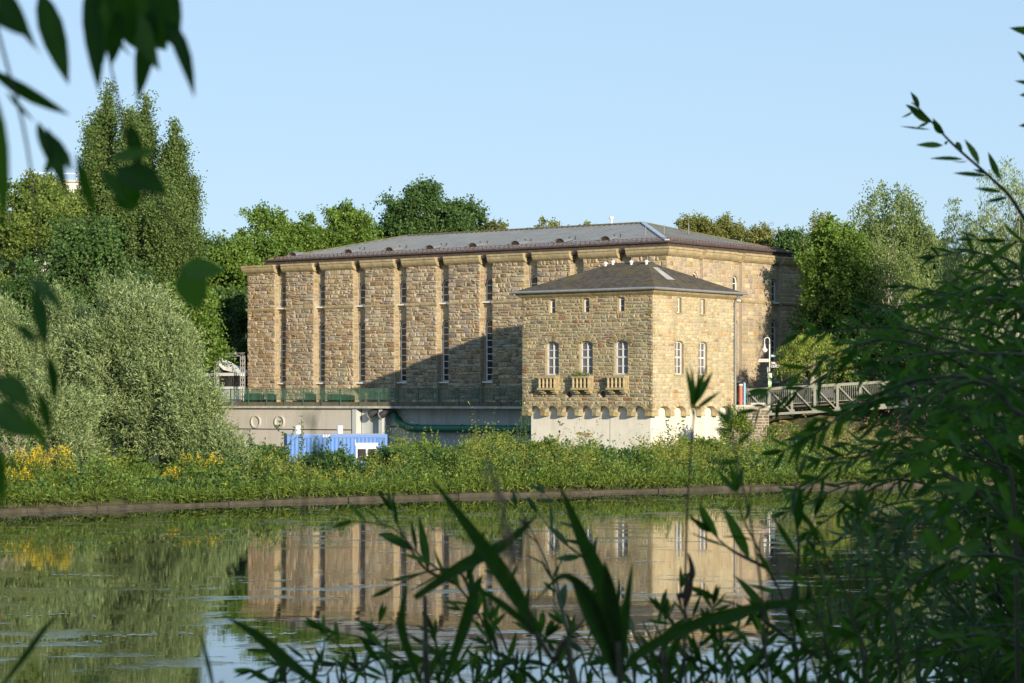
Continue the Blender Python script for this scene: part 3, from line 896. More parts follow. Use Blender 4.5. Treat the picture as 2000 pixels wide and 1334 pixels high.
# low concrete edge of the canal
cp = MB()
for (a, b_), (c, d) in zip(SH, SH[1:]):
    n = max(1, int(math.hypot(c - a, d - b_) / 1.7)) if abs(a) < 100 and abs(c) < 100 else 1
    ang = Vector((c - a, d - b_, 0)).normalized(); nn = Vector((-ang.y, ang.x, 0))
    for k in range(n):
        p = Vector((a + (c - a) * k / n, b_ + (d - b_) * k / n, 0)); q = Vector((a + (c - a) * (k + 1) / n, b_ + (d - b_) * (k + 1) / n, 0))
        p = p + ang * .01; q = q - ang * .01; zt = .12 + U(-.03, .03); j = U(-.04, .04)
        A0 = p + nn * j; B0 = q + nn * j
        L_ = [A0 + Vector((0, 0, -.8)), A0 + nn * .04 + Vector((0, 0, zt - .07)), A0 + nn * .09 + Vector((0, 0, zt)), A0 + nn * .5 + Vector((0, 0, zt)), A0 + nn * .5 + Vector((0, 0, -.8))]
        R_ = [v + (B0 - A0) for v in L_]
        for i in range(4): cp.quad(L_[i], R_[i], R_[i + 1], L_[i + 1])
        cp.quad(*L_); cp.quad(*R_[::-1])
M['kerb'] = mat('canal_edge_concrete', (0.06, 0.05, 0.034), 0.95, var=0.5, scale=3, bump=0.8, bscale=9, stain=(0.05, 0.045, 0.02), stain_scale=2.2, stain_amt=.9)
tag(bld(cp, 'canal_edge', M['kerb']), 'low mossy concrete edge running along the far side of the water', 'canal wall')

# ---------------------------------------------------------------- terrace under the power house
TE = root('terrace', 'grey terrace wall carrying the walkway along the long sandstone building', 'terrace', (LB.x, LB.y, -1.0), TH)
YF = -2.6
x0, x1, xs_ = -7.0, 59.0, 15.9
s = MB(); s.box(x0, x1, YF - .35, .02, 3.06, 3.26); bld(s, 'deck_slab', M['concrete'], TE)
s = MB()
x = x0
while x < x1:
    s.box(x + .02, min(x + 2.6, x1) - .02, YF - .18, YF + .3, 3.262, 3.64); x += 2.6
bld(s, 'edge_beam', M['mossconc'], TE)
s = MB(); s.box(x0, x1, YF + .301, .01, 3.264, 3.58); bld(s, 'deck', M['concrete'], TE)
s = MB(); s.box(x0, xs_, YF, YF + .5, -1, 3.058)
bld(s, 'wall', M['greywall'], TE)
s = MB(); s.box(xs_ + 1.21, x1, YF + 1.2, YF + 1.6, -1, 3.058); s.box(xs_ + .5, xs_ + 3.5, YF + .65, YF + 1.19, -1, 3.05)
bld(s, 'recessed_wall', M['bluegrey'], TE)
s = MB(); s.box(xs_ + .01, xs_ + .5, YF - .12, YF + .6, -1, 3.055); bld(s, 'pillar', M['bluegrey'], TE)
s = MB(); s.box(xs_ + 3.2, xs_ + 3.6, YF - .05, YF + .64, -1, 3.054)
bld(s, 'pillar', M['bluegrey'], TE)
s = MB(); s.box(x0, xs_ - .03, YF - .05, YF, 1.02, 1.10); s.box(xs_ + 3.62, x1, YF + 1.12, YF + 1.2, 1.3, 1.4)
bld(s, 'conduit', M['darkpipe'], TE)
dl = MB()
for xa in (2.8, 6.0):   # outlines of two walled-up doors
    for xx in (xa, xa + 2.1): dl.box(xx - .02, xx + .02, YF - .012, YF, 1.12, 2.85)
    dl.box(xa + .02, xa + 2.08, YF - .012, YF, 2.25, 2.29)
dl.box(12.2, 12.23, YF - .012, YF, -1, 3.05)
bld(dl, 'panel_joint', M['concrete'], TE)
for xc in (3.6, 6.7):
    rg = MB(); f = Fr((0, YF, 0), (1, 0, 0), (0, -1, 0))
    c = [(xc + .62 * math.cos(2 * math.pi * k / 20), 1.75 + .62 * math.sin(2 * math.pi * k / 20)) for k in range(20)]
    c2 = [(xc + .52 * math.cos(2 * math.pi * k / 20), 1.75 + .52 * math.sin(2 * math.pi * k / 20)) for k in range(20)]
    panel(rg, f, c, [c2], .14, .14); rgo = bld(rg, 'round_port', M['greywall'], TE)
# railing on it
RL = root('railing', 'dark green steel railing with close upright bars along the terrace', 'railing', (LB.x, LB.y, 3.3), TH)
yr = YF - .22
s = MB(); s.box(x0, x1, yr - .025, yr + .025, 4.84, 4.90); s.box(x0, x1, yr - .02, yr + .02, 3.86, 3.90)
bld(s, 'rail', M['greenrail'], RL)
x = x0 + .07; posts = []; bars = MB(); 
while x < x1:
    bars.box(x - .019, x + .019, yr - .019, yr + .019, 3.90, 4.84); x += .155
bld(bars, 'bars', M['greenrail'], RL)
s = MB(); s.box(-.035, .035, -.035, .035, -.75, .85)
po = s.build('post', M['greenrail'], RL); ZB[po.name] = 0
x = x0 + .4; used = False
while x < x1:
    if not used: po.location = (x, yr, 4.1 - 3.3); used = True
    else: dup_part(po, RL, (x, yr, 4.1))
    x += 2.35
M['slat'] = mat('dull_green_slats', (0.045, 0.115, 0.075), 0.6, var=0.2, scale=2)
# green slatted boxes on the walkway
def crate_(x, w_, lab, h=.95):
    c = LB + AX * x + AY * (-1.4)
    o = root('slatted_box', lab, 'planter', (c.x, c.y, 3.58), TH, 'green slatted boxes on the terrace')
    m1 = MB(); m1.box(-w_ / 2 + .05, w_ / 2 - .05, -.25, .25, 3.6, 3.58 + h - .12); bld(m1, 'box', M['darkpipe'], o)
    m2 = MB(); n = int(w_ / .16)
    for k in range(n + 1):
        xx = -w_ / 2 + .05 + (w_ - .1) * k / n; m2.box(xx - .04, xx + .04, -.31, -.26, 3.6, 3.58 + h)
    bld(m2, 'slats', M['slat'], o)
crate_(2.2, 2.2, 'green slatted box nearest the left end of the terrace')
crate_(4.3 + .2, .9, 'narrow green slatted box below the first tall window of the long facade')
crate_(9.6, 1.0, 'narrow green slatted box below the second tall window of the long facade')
crate_(13.4, 3.0, 'widest green slatted box, on the terrace right of the second tall window', .8)

# pipes at the terrace wall
def W_(x, y, z): return LB + AX * x + AY * y + Vector((0, 0, z))
def loc_root(name, label, cat, x, y, z, group=None):
    p = W_(x, y, z); return root(name, label, cat, (p.x, p.y, z), TH, group)
pr = loc_root('green_pipe', 'thick green pipe bending down from under the terrace and running along the wall', 'pipe', 20.2, YF + .8, 1.0)
s = MB()
path = [(-1.1, .2, 2.75), (-.6, 0, 2.72), (.1, -.1, 2.5), (.7, -.2, 2.0), (1.35, -.2, 1.5), (2.1, -.2, 1.28), (3, -.2, 1.25), (17, -.2, 1.25), (24, -.2, 1.25)]
s.tube(path, .34, 14); bld(s, 'pipe', M['greenpipe'], pr, smooth=True)
s = MB()
for xx in (3.0, 8.2, 13.4): s.tube([(xx - .06, -.2, 1.25), (xx + .06, -.2, 1.25)], .385, 14)
bld(s, 'flange', M['greenpipe'], pr)
for k, (xx, lab) in enumerate(((18.2, 'left of the two dark steel outlet pipes under the terrace'), (19.6, 'right of the two dark steel outlet pipes, beside the green pipe'))):
    o = loc_root('outlet_pipe', lab, 'pipe', xx, YF + .3, 2.4, 'dark outlet pipes under the terrace')
    s = MB(); s.tube([(.75, .35, 3.0), (.45, .1, 2.85), (0, -.15, 2.6), (-.35, -.3, 2.35)], .33, 12)
    bld(s, 'pipe', M['darkpipe'], o, smooth=False)
    s = MB(); s.tube([(-.3, -.28, 2.38), (-.38, -.315, 2.33)], .39, 12); bld(s, 'flange', M['pipe_grey'], o)

# ---------------------------------------------------------------- blue site container
cz = 1.70 - 2.65
cpos = at(655, 800, 147)
CT = root('site_container', 'blue office container with a white framed window standing in the bank plants', 'container', (cpos.x, cpos.y, cz), math.radians(10))
cw, cd, ch_ = 6.06, 2.44, 2.65
s = MB()
n = 60    # corrugated walls
def corr(mb, fr, x0, x1, z0, z1, step=.12, dp=.012):
    x = x0; k = 0
    while x < x1 - 1e-6:
        xe = min(x + step, x1)
        d0 = 0 if k % 2 else -dp; d1 = -dp if k % 2 else 0
        mb.quad(fr(x, z0, d0), fr(x + step * .25, z0, d0), fr(x + step * .25, z1, d0), fr(x, z1, d0))
        mb.quad(fr(x + step * .25, z0, d0), fr(xe, z0, d1), fr(xe, z1, d1), fr(x + step * .25, z1, d0))
        x = xe; k += 1
wx0, wx1, wz0, wz1 = 1.12, 2.46, cz + .95, cz + 2.12
cf = Fr((0, -cd / 2 + .04, 0), (1, 0, 0), (0, -1, 0))
corr(s, cf, -cw / 2 + .15, wx0, cz + .16, cz + ch_ - .2); corr(s, cf, wx1, cw / 2 - .15, cz + .16, cz + ch_ - .2)
corr(s, cf, wx0, wx1, cz + .16, wz0); corr(s, cf, wx0, wx1, wz1, cz + ch_ - .2)
corr(s, Fr((-cw / 2 + .04, cd / 2, 0), (0, -1, 0), (-1, 0, 0)), .15, cd - .15, cz + .16, cz + ch_ - .2)
corr(s, Fr((cw / 2 - .04, -cd / 2, 0), (0, 1, 0), (1, 0, 0)), .15, cd - .15, cz + .16, cz + ch_ - .2)
s.box(-cw / 2 + .05, cw / 2 - .05, cd / 2 - .1, cd / 2 - .05, cz, cz + ch_ - .05)
bld(s, 'wall', M['blue'], CT)
s = MB()
for sx in (-1, 1):
    for sy in (-1, 1):
        s.box(sx * (cw / 2 - .08) - .08, sx * (cw / 2 - .08) + .08, sy * (cd / 2 - .08) - .08, sy * (cd / 2 - .08) + .08, cz, cz + ch_)
for sy in (-1, 1):
    for z0_, z1_ in ((0, .17), (ch_ - .21, ch_ - .004)):
        s.box(-cw / 2 + .16, cw / 2 - .16, sy * (cd / 2 - .07) - .065, sy * (cd / 2 - .07) + .065, cz + z0_, cz + z1_)
for sx in (-1, 1):
    for z0_, z1_ in ((0, .17), (ch_ - .21, ch_ - .004)):
        s.box(sx * (cw / 2 - .07) - .065, sx * (cw / 2 - .07) + .065, -cd / 2 + .16, cd / 2 - .16, cz + z0_, cz + z1_)
bld(s, 'frame', M['blue'], CT)
s = MB(); s.box(-cw / 2 + .14, cw / 2 - .14, -cd / 2 + .14, cd / 2 - .14, cz + ch_ - .06, cz + ch_ + .01); bld(s, 'roof', M['concrete'], CT)
s = MB()
yw = -cd / 2 + .02
for a, b, z0_, z1_ in ((wx0, wx1, wz1 - .36, wz1), (wx0, wx0 + .09, wz0, wz1 - .361), (wx1 - .09, wx1, wz0, wz1 - .361), ((wx0 + wx1) / 2 - .06, (wx0 + wx1) / 2 + .06, wz0 + .09, wz1 - .361), (wx0 + .091, wx1 - .091, wz0, wz0 + .088)):
    s.box(a, b, yw - .03, yw + .08, z0_, z1_)
cwo = bld(s, 'window', M['white'], CT)
s = MB(); s.box(wx0 + .02, wx1 - .02, yw + .03, yw + .04, wz0 + .02, wz1 - .02); bld(s, 'pane', M['glass'], cwo)
s = MB()
for k in range(3): s.box(-.9 + k * .17, -.78 + k * .17, -cd / 2 - .06, -cd / 2 - .005, cz + ch_ - .18, cz + ch_ - .03)
s.box(1.05, 1.09, -cd / 2 - .03, -cd / 2 + .03, cz + 1.95, cz + 2.35)
bld(s, 'socket', M['pipe_grey'], CT)
for px, lab in ((582, 'left of the two white vent cylinders behind the blue container'), (664, 'right of the two white vent cylinders behind the blue container')):
    p = at(px, 800, 153); o = root('vent_cylinder', lab, 'vent pipe', (p.x, p.y, -.6), 0, 'white vent cylinders')
    s = MB(); s.lathe(0, 0, [(.19, -.6), (.19, 2.1), (.17, 2.12)], 14); bld(s, 'pipe', M['white'], o)
    s = MB(); s.lathe(0, 0, [(.21, 2.06), (.21, 2.14), (.16, 2.16)], 14); bld(s, 'cap', M['white'], o)

# ---------------------------------------------------------------- truss portal, stage tent at the left end
def truss(mb, a, b, w_=.3, n=8, r=.03):
    a = Vector(a); b = Vector(b); d = (b - a).normalized()
    h = Vector((0, 0, 1)) if abs(d.z) < .9 else Vector((0, 1, 0))
    e1 = d.cross(h).normalized() * w_ / 2; e2 = d.cross(e1).normalized() * w_ / 2
    cs = [e1 + e2, e1 - e2, -e1 - e2, -e1 + e2]
    for c in cs: mb.bar(a + c, b + c, r * 1.6)
    for k in range(n):
        p = a + (b - a) * k / n; q = a + (b - a) * (k + 1) / n
        for i in range(4):
            c1, c2 = cs[i], cs[(i + 1) % 4]
            mb.bar(p + (c1 if k % 2 else c2), q + (c2 if k % 2 else c1), r)
pt = loc_root('truss_portal', 'silvery lattice truss gate standing left of the long building', 'truss', -1.35, -1.3, 3.58)
M['alu'] = mat('aluminium_truss', (0.62, 0.62, 0.62), 0.4, metal=0.5, var=0.06)
for nm, a, b, n in (('post', (-1.6, 0, 3.45), (-1.6, 0, 8.1), 10), ('post', (1.9, 0, 3.45), (1.9, 0, 8.1), 10), ('beam', (-1.75, 0, 8.25), (2.05, 0, 8.25), 8)):
    s = MB(); truss(s, a, b, .3, n); bld(s, nm, M['alu'], pt)
tt = loc_root('white_pavilion', 'white pavilion with a slanting white sail roof seen through the truss gate', 'pavilion', -3.3, .9, 3.45)
s = MB(); s.box(-3.2, 2.4, -1.4, 1.4, 3.45, 5.15); bld(s, 'wall', M['white'], tt)
s = MB(); s.box(-2.9, 2.2, -1.2, 1.2, 5.15, 6.2); bld(s, 'window_band', M['glass'], tt)
s = MB(); s.box(-3.3, 2.5, -1.5, 1.5, 6.2, 6.5); bld(s, 'roof', M['white'], tt)
s = MB()
s.quad((1.9, -1.2, 6.52), (.4, -1.3, 6.8), (-2.2, -.9, 8.3), (-2.4, -.6, 8.25)); s.quad((1.9, -1.2, 6.5), (-2.4, -.6, 8.2), (-2.2, .7, 8.2), (1.9, 1.2, 6.5))
s.quad((1.9, -1.2, 6.51), (1.5, -1.3, 7.6), (.6, -1.25, 6.8))
bld(s, 'sail', M['white'], tt)

# ---------------------------------------------------------------- right: lamp with signs, columns, bridge
DBR = 200.0
lp_ = at(1503, 785, 203)
LA = root('street_lamp', 'white swan-neck street lamp with direction signs by the bridge', 'street lamp', (lp_.x, lp_.y, 3.5))
k = 203 / F
z_ = lambda py: EYE + (HOR - py) * k
s = MB(); s.tube([(0, 0, 3.5), (0, 0, z_(738))], .09, 10); s.tube([(0, 0, z_(738)), (0, 0, z_(672))], .055, 8)
bld(s, 'pole', M['white'], LA, smooth=True)
s = MB(); R_ = .21
s.tube([(0, 0, z_(672))] + [(-R_ + R_ * math.cos(t), 0, z_(664) + R_ * math.sin(t)) for t in [math.pi * q / 10 for q in range(11)]] + [(-2 * R_, 0, z_(672))], .04, 8)
bld(s, 'arm', M['white'], LA, smooth=True)
s = MB(); s.lathe(-2 * R_, 0, [(.05, z_(671)), (.07, z_(676)), (.14, z_(680)), (.27, z_(683)), (.28, z_(684.5))], 16); bld(s, 'shade', M['white'], LA, smooth=True)
s = MB(); s.lathe(-2 * R_, 0, [(.22, z_(684.5)), (.2, z_(687)), (.1, z_(688.5)), (.02, z_(689))], 14); bld(s, 'lamp_glass', M['pink'], LA, smooth=True)
def sign(x0, x1, p0, p1, m, y=-.08):
    s = MB(); s.box(x0, x1, y - .02, y + .02, z_(p1), z_(p0)); return bld(s, 'sign', m, LA)
sign(-.93, -.08, 701, 707, M['pink']); sign(.1, .58, 707, 712, M['pink']); sign(.1, .9, 713, 718, M['white']); sign(.1, .46, 693, 697, M['skyblue'])
sl1 = MB()
for zz in (703, 705): sl1.box(-.85, -.2, -.105, -.1, z_(zz + .5), z_(zz))
for zz in (714.6, 716.2): sl1.box(.2, .8, -.105, -.1, z_(zz + .5), z_(zz))
bld(sl1, 'lettering', M['redbar'], LA)
s = MB(); s.lathe(-.16, -.05, [(.0, z_(729)), (.07, z_(727)), (.07, z_(718)), (0, z_(716))], 10); bld(s, 'round_plate', M['white'], LA)
s = MB(); s.box(-.17, .2, -.14, -.09, z_(738), z_(729)); bld(s, 'notice', M['white'], LA)
s = MB(); s.box(-.13, .15, -.14, -.09, z_(744.5), z_(738.5)); bld(s, 'notice', M['signgreen'], LA)
s = MB(); s.box(-.13, .15, -.14, -.09, z_(751), z_(745)); bld(s, 'notice', M['white'], LA)
s = MB(); s.box(-.13, .15, -.14, -.09, z_(756), z_(751.5)); bld(s, 'notice', M['signgreen'], LA)
for px, r, m_, lab, top, n_ in ((1446.5, .17, 'red', 'faded red round column beside the tower at the bridge end', 751, 'red'), (1454, .10, 'skyblue', 'slim light blue round column beside the red one', 748.5, 'blue')):
    p = at(px, 785, 198); o = root('column', lab, 'column', (p.x, p.y, 3.2))
    zt_ = EYE + (HOR - top) * 198 / F
    s = MB(); s.lathe(0, 0, [(r, 3.2), (r, zt_)], 16); bld(s, 'shaft', M[m_], o, smooth=False)
    s = MB(); s.lathe(0, 0, [(r * 1.06, 3.2), (r * 1.06, 3.35)], 16); s.lathe(0, 0, [(r * 1.05, zt_ - .08), (r * 1.05, zt_ + .02), (r * .5, zt_ + .05)], 16); bld(s, 'ring', M['white'] if m_ == 'red' else M['skyblue'], o)
# abutment of small stones
a0 = at(1441, 785, 197); a1 = at(1486, 785, 198.5)
AB = root('bridge_abutment', 'weathered grey stone abutment under the near end of the footbridge', 'abutment', (a0.x, a0.y, -.6), 0)
s = MB(); wd_ = a1.x - a0.x + .5
s.box(-.3, wd_, .0, 4.5, -.6, 3.2); bld(s, 'core', M['mortar'], AB)
s = MB(); PALA = [((.16, .15, .13), 3), ((.20, .18, .15), 3), ((.13, .12, .10), 2)]
masonry(s, Fr((0, 0, 0), (1, 0, 0), (0, -1, 0)), -.3, wd_, -.6, 3.0, (), .22, .4, .03, PALA, 0, 1, 0)
masonry(s, Fr((wd_, 0, 0), (0, 1, 0), (1, 0, 0)), 0, 4.5, -.6, 3.0, (), .22, .4, .03, PALA, 0, 1, 0)
bld(s, 'stones', M['stone'], AB, colattr=True)
s = MB(); s.box(-.35, wd_ + .1, -.1, 4.5, 3.2, 3.4); bld(s, 'cap', M['concrete'], AB)
# footbridge
b0 = at(1458, 785, DBR)
BR = root('footbridge', 'grey steel truss footbridge with upright railing bars rising to the right over the gap', 'bridge', (b0.x, b0.y, 2.4), math.radians(-3))
np_ = 13; pl_ = 1.87; SL = .058
top = lambda x: 4.60 + SL * x; bot = lambda x: 2.52 + SL * x
for y in (0, 2.6):
    s = MB(); s.bar((0, y, top(0)), (np_ * pl_, y, top(np_ * pl_)), .2, .16); s.bar((.9, y, bot(.9)), (np_ * pl_, y, bot(np_ * pl_)), .22, .2)
    bld(s, 'chord', M['bridge'], BR)
s0 = None
for y in (0, 2.6):
    for k_ in range(1, np_ + 1):
        x = k_ * pl_; s = MB(); s.bar((x, y, bot(x) + .1), (x, y, top(x) - .08), .2, .16)
        s.box(x - .22, x + .22, y - .09, y - .075, bot(x) + .02, bot(x) + .3)
        bld(s, 'truss_post', M['bridge'], BR)
        s = MB(); xa = x - pl_; s.bar((xa + .1, y - .01, top(xa) - .1), (x - .1, y - .01, bot(x) + .12), .09, .11); bld(s, 'diagonal', M['bridge'], BR)
s = MB(); s.bar((0, 1.3, 3.05), (np_ * pl_, 1.3, 3.05 + SL * np_ * pl_), 2.2, .12); bld(s, 'deck', M['fascia'], BR)
s = MB(); x = .1
while x < np_ * pl_:
    for y in (.2, 2.4): s.bar((x, y, 3.3 + SL * x), (x, y, top(x) + .02), .03, .03)
    x += .16
for y in (.2, 2.4):
    s.bar((0, y, 3.3), (np_ * pl_, y, 3.3 + SL * np_ * pl_), .05); s.bar((0, y, top(0) + .12), (np_ * pl_, y, top(np_ * pl_) + .12), .06)
bld(s, 'railing', M['bridge'], BR)
s = MB(); s.bar((5.6, .12, 3.95 + SL * 5.6), (7.1, .12, 3.95 + SL * 7.1), .02, .7); bld(s, 'notice_board', M['darkpipe'], BR)

# distant house on the hill, behind the poplars at the left
hp_ = at(125, 785, 330)
HH = root('hillside_house', 'pale flat-roofed block peeping over the trees left of the poplars', 'house', (hp_.x, hp_.y, 20), .3)
zt_ = EYE + (HOR - 356) * 330 / F
s = MB(); s.box(-4.5, 6, 0, 9, 20, zt_); bld(s, 'wall', M['plaster'], HH)
s = MB(); s.box(-4.8, 6.3, -.3, 9.3, zt_, zt_ + .35); bld(s, 'roof', M['concrete'], HH)
s = MB(); 
for x in (-4.6, -2.5, -.4, 1.7, 3.8, 6): s.bar((x, -.2, zt_ + .3), (x, -.2, zt_ + 1.2), .06)
s.bar((-4.6, -.2, zt_ + 1.2), (6, -.2, zt_ + 1.2), .07); bld(s, 'roof_railing', M['pipe_grey'], HH)
for x in (-3.2, -.6, 2, 4.6):
    for z in (zt_ - 2.2, zt_ - 5):
        s = MB(); s.box(x - .6, x + .6, -.04, .02, z, z + 1.3); bld(s, 'window', M['glass'], HH)

# ---------------------------------------------------------------- foliage machinery
def npmesh(name, V, Fq, m, v=None, parent=None, smooth=False):
    """V (n,3), Fq (k,4) quads, v per-vertex tint"""
    me = bpy.data.meshes.new(name)
    me.vertices.add(len(V)); me.vertices.foreach_set('co', np.ascontiguousarray(V, dtype=np.float32).ravel())
    me.loops.add(Fq.size); me.loops.foreach_set('vertex_index', np.ascontiguousarray(Fq, dtype=np.int32).ravel())
    me.polygons.add(len(Fq)); me.polygons.foreach_set('loop_start', np.arange(0, Fq.size, 4, dtype=np.int32))
    if smooth: me.polygons.foreach_set('use_smooth', np.ones(len(Fq), dtype=bool))
    if v is not None:
        a = me.attributes.new('v', 'FLOAT', 'POINT'); a.data.foreach_set('value', np.ascontiguousarray(v, dtype=np.float32))
    me.materials.append(m); me.update(calc_edges=True)
    return link(bpy.data.objects.new(name, me), parent)

def unit(a): return a / (np.linalg.norm(a, axis=-1, keepdims=True) + 1e-9)

def cards(P, D, L, Wd, tint, R):
    """diamond leaves: base P, direction D, length L, width Wd"""
    n = len(P); D = unit(D)
    r = R.normal(size=(n, 3)); S = unit(np.cross(D, r)); L = np.asarray(L).reshape(-1, 1) * np.ones((n, 1)); Wd = np.asarray(Wd).reshape(-1, 1) * np.ones((n, 1))
    N = np.cross(D, S)
    m_ = P + D * L * .45 + N * L * .08
    V = np.stack([P, m_ + S * Wd / 2, P + D * L, m_ - S * Wd / 2], 1).reshape(-1, 3)
    Fq = np.arange(4 * n).reshape(n, 4)
    return V, Fq, np.repeat(tint, 4)

def shoots(B, D, L, nl, droop, R, spread, leafL, leafW, ldir_mix=.6, tint=None, tvar=.22, updir=0.0):
    """leaves along many shoots. B base, D direction, L length of each shoot; returns card arrays"""
    n = len(B); t = R.rand(n, nl) ** .8
    L = np.asarray(L).reshape(-1, 1) * np.ones((n, 1))
    P = B[:, None, :] + D[:, None, :] * (L * t)[:, :, None]
    P[:, :, 2] -= droop * (L * t ** 2)
    P += R.normal(size=P.shape) * spread
    dd = D[:, None, :] * ldir_mix + R.normal(size=P.shape) * (1 - ldir_mix)
    dd[:, :, 2] -= 2 * droop * t * ldir_mix; dd[:, :, 2] += updir
    if tint is None: tint = R.rand(n) * .5 + .25
    tt = np.clip(tint[:, None] + R.normal(size=t.shape) * tvar, 0, 1)
    P = P.reshape(-1, 3); dd = dd.reshape(-1, 3)
    k = .7 + .6 * R.rand(len(P))
    return cards(P, dd, leafL * k, leafW * k, tt.ravel(), R)

def merge(parts):
    Vs, Fs, Ts = [], [], []; o = 0
    for V, Fq, T in parts:
        Vs.append(V); Fs.append(Fq + o); Ts.append(T); o += len(V)
    return np.concatenate(Vs), np.concatenate(Fs), np.concatenate(Ts)

def ell_points(R, n, rx, ry, h, lo=0.0, surf=.55, flat=1.0, top_narrow=0.0):
    """points through an ellipsoidal crown, biased to its surface, lumpy outline"""
    d = unit(R.normal(size=(n, 3))); d[:, 2] = np.where(d[:, 2] < -.55, -d[:, 2] * .5, d[:, 2])
    rr = (surf + (1 - surf) * R.rand(n) ** .5)
    lump = 1 + .20 * np.sin(d[:, 0] * 5 + R.rand() * 6) * np.cos(d[:, 2] * 6 + R.rand() * 6) + .13 * np.sin(d[:, 0] * 11 + d[:, 2] * 9 + R.rand() * 6)
    p = d * (rr * lump)[:, None]
    p[:, 2] = np.sign(p[:, 2]) * np.abs(p[:, 2]) ** .8
    zc = (p[:, 2] + 1) / 2
    k = 1 - top_narrow * np.clip(zc, 0, 1)
    return np.stack([p[:, 0] * rx * k, p[:, 1] * ry * k, lo + (h - lo) * np.clip(zc, 0, 1.15)], 1), d

def limbs(h, r, spread, lo, R, n=7, lean=(0, 0), z0=-.6, top=.8):
    mb = MB()
    mb.tube([(0, 0, z0), (lean[0] * .2 + R.normal() * .1, lean[1] * .2, h * .3), (lean[0] * .5, lean[1] * .5, h * .55), (lean[0], lean[1], h * top)], [r, r * .75, r * .5, r * .12], 8)
    for k in range(n):
        z = h * (.25 + .45 * k / n); a = k * 2.4 + R.rand(); L = spread * (.55 + .4 * R.rand())
        c, s_ = math.cos(a), math.sin(a); rr = r * (.42 - .2 * k / n); bx, by = lean[0] * z / h * .8, lean[1] * z / h * .8
        mb.tube([(bx, by, z), (bx + c * L * .4, by + s_ * L * .4, z + h * .08), (bx + c * L * .8, by + s_ * L * .8, z + h * .17), (bx + c * L, by + s_ * L, z + h * .24)], [rr, rr * .7, rr * .4, rr * .12], 6)
        for q in (-1, 1):
            a2 = a + q * .6
            mb.tube([(bx + c * L * .45, by + s_ * L * .45, z + h * .09), (bx + c * L * .45 + math.cos(a2) * L * .4, by + s_ * L * .45 + math.sin(a2) * L * .4, z + h * .2)], [rr * .45, rr * .1], 5)
    return mb

def lm(c, k=1.0): return tuple(x * k for x in c)
LM = {
 'broad':  leaf_mat('leaf_broad', (0.057, 0.104, 0.019), (0.114, 0.199, 0.030), (0.218, 0.314, 0.057)),
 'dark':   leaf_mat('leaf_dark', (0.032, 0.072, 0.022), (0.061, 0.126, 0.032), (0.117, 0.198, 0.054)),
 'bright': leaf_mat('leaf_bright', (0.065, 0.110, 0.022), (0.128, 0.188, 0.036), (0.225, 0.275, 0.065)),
 'poplar': leaf_mat('leaf_poplar', (0.045, 0.085, 0.022), (0.095, 0.155, 0.038), (0.185, 0.245, 0.075)),
 'silver': leaf_mat('leaf_silver', (0.080, 0.125, 0.040), (0.195, 0.262, 0.104), (0.40, 0.47, 0.25), trans=.15),
 'birch':  leaf_mat('leaf_birch', (0.080, 0.128, 0.035), (0.152, 0.208, 0.064), (0.264, 0.312, 0.120)),
 'olive':  leaf_mat('leaf_olive', (0.090, 0.112, 0.027), (0.180, 0.195, 0.051), (0.285, 0.270, 0.090)),
 'herb':   leaf_mat('leaf_herb', (0.040, 0.085, 0.014), (0.115, 0.180, 0.028), (0.300, 0.345, 0.060)),
 'yherb':  leaf_mat('leaf_yellow_herb', (0.128, 0.142, 0.027), (0.270, 0.257, 0.043), (0.432, 0.378, 0.081)),
 'gold':   leaf_mat('goldenrod_flower', (.28, .22, .015), (.48, .36, .015), (.62, .48, .03), trans=.1),
 'umbel':  leaf_mat('dry_umbel', (.22, .14, .04), (.34, .24, .08), (.46, .36, .14), trans=.1),
 'pinkf':  leaf_mat('pale_flower', (.26, .19, .16), (.40, .32, .28), (.55, .48, .42), trans=.1),
 'lime':   leaf_mat('leaf_lime', (.11, .15, .025), (.22, .28, .045), (.36, .42, .09)),
 'dry':    leaf_mat('dry_grass', (.16, .11, .05), (.27, .19, .09), (.36, .28, .15), trans=.1),
 'near':   leaf_mat('near_willow_leaf', (.014, .052, .007), (.038, .105, .014), (.090, .185, .028), trans=.38, rough=.6, spec=.16),
 'nearlit':leaf_mat('near_pale_willow_leaf', (.030, .070, .026), (.060, .115, .045), (.11, .17, .075), trans=.28, rough=.55, spec=.22),
 'reed':   leaf_mat('reed_blade', (.014, .042, .006), (.026, .070, .009), (.045, .095, .016), trans=.35, rough=.5, spec=.22),
}

def crown_broad(R, rx, ry, h, lo, nclump, nsh, nl, leaf, surf=.6, cl=1.3, wr=.75, top_narrow=.15, lean=(0, 0)):
    C, d = ell_points(R, nclump, rx - cl * .5, ry - cl * .5, h - cl * .6, lo, surf, top_narrow=top_narrow)
    C[:, 0] += lean[0]; C[:, 1] += lean[1]
    ct = R.rand(nclump)
    B = np.repeat(C, nsh, 0); dd = np.repeat(d, nsh, 0)
    cs = np.repeat(.6 + .8 * R.rand(nclump), nsh)
    D = unit(dd * .7 + R.normal(size=B.shape) * .75 + np.array([0, 0, .25]))
    return shoots(B, D, cl * cs * (.5 + .6 * R.rand(len(B))), nl, .22, R, .07 * cl, leaf, leaf * wr, .35, tint=np.repeat(ct, nsh) * .5 + .2 + .12 * R.rand(len(B)))

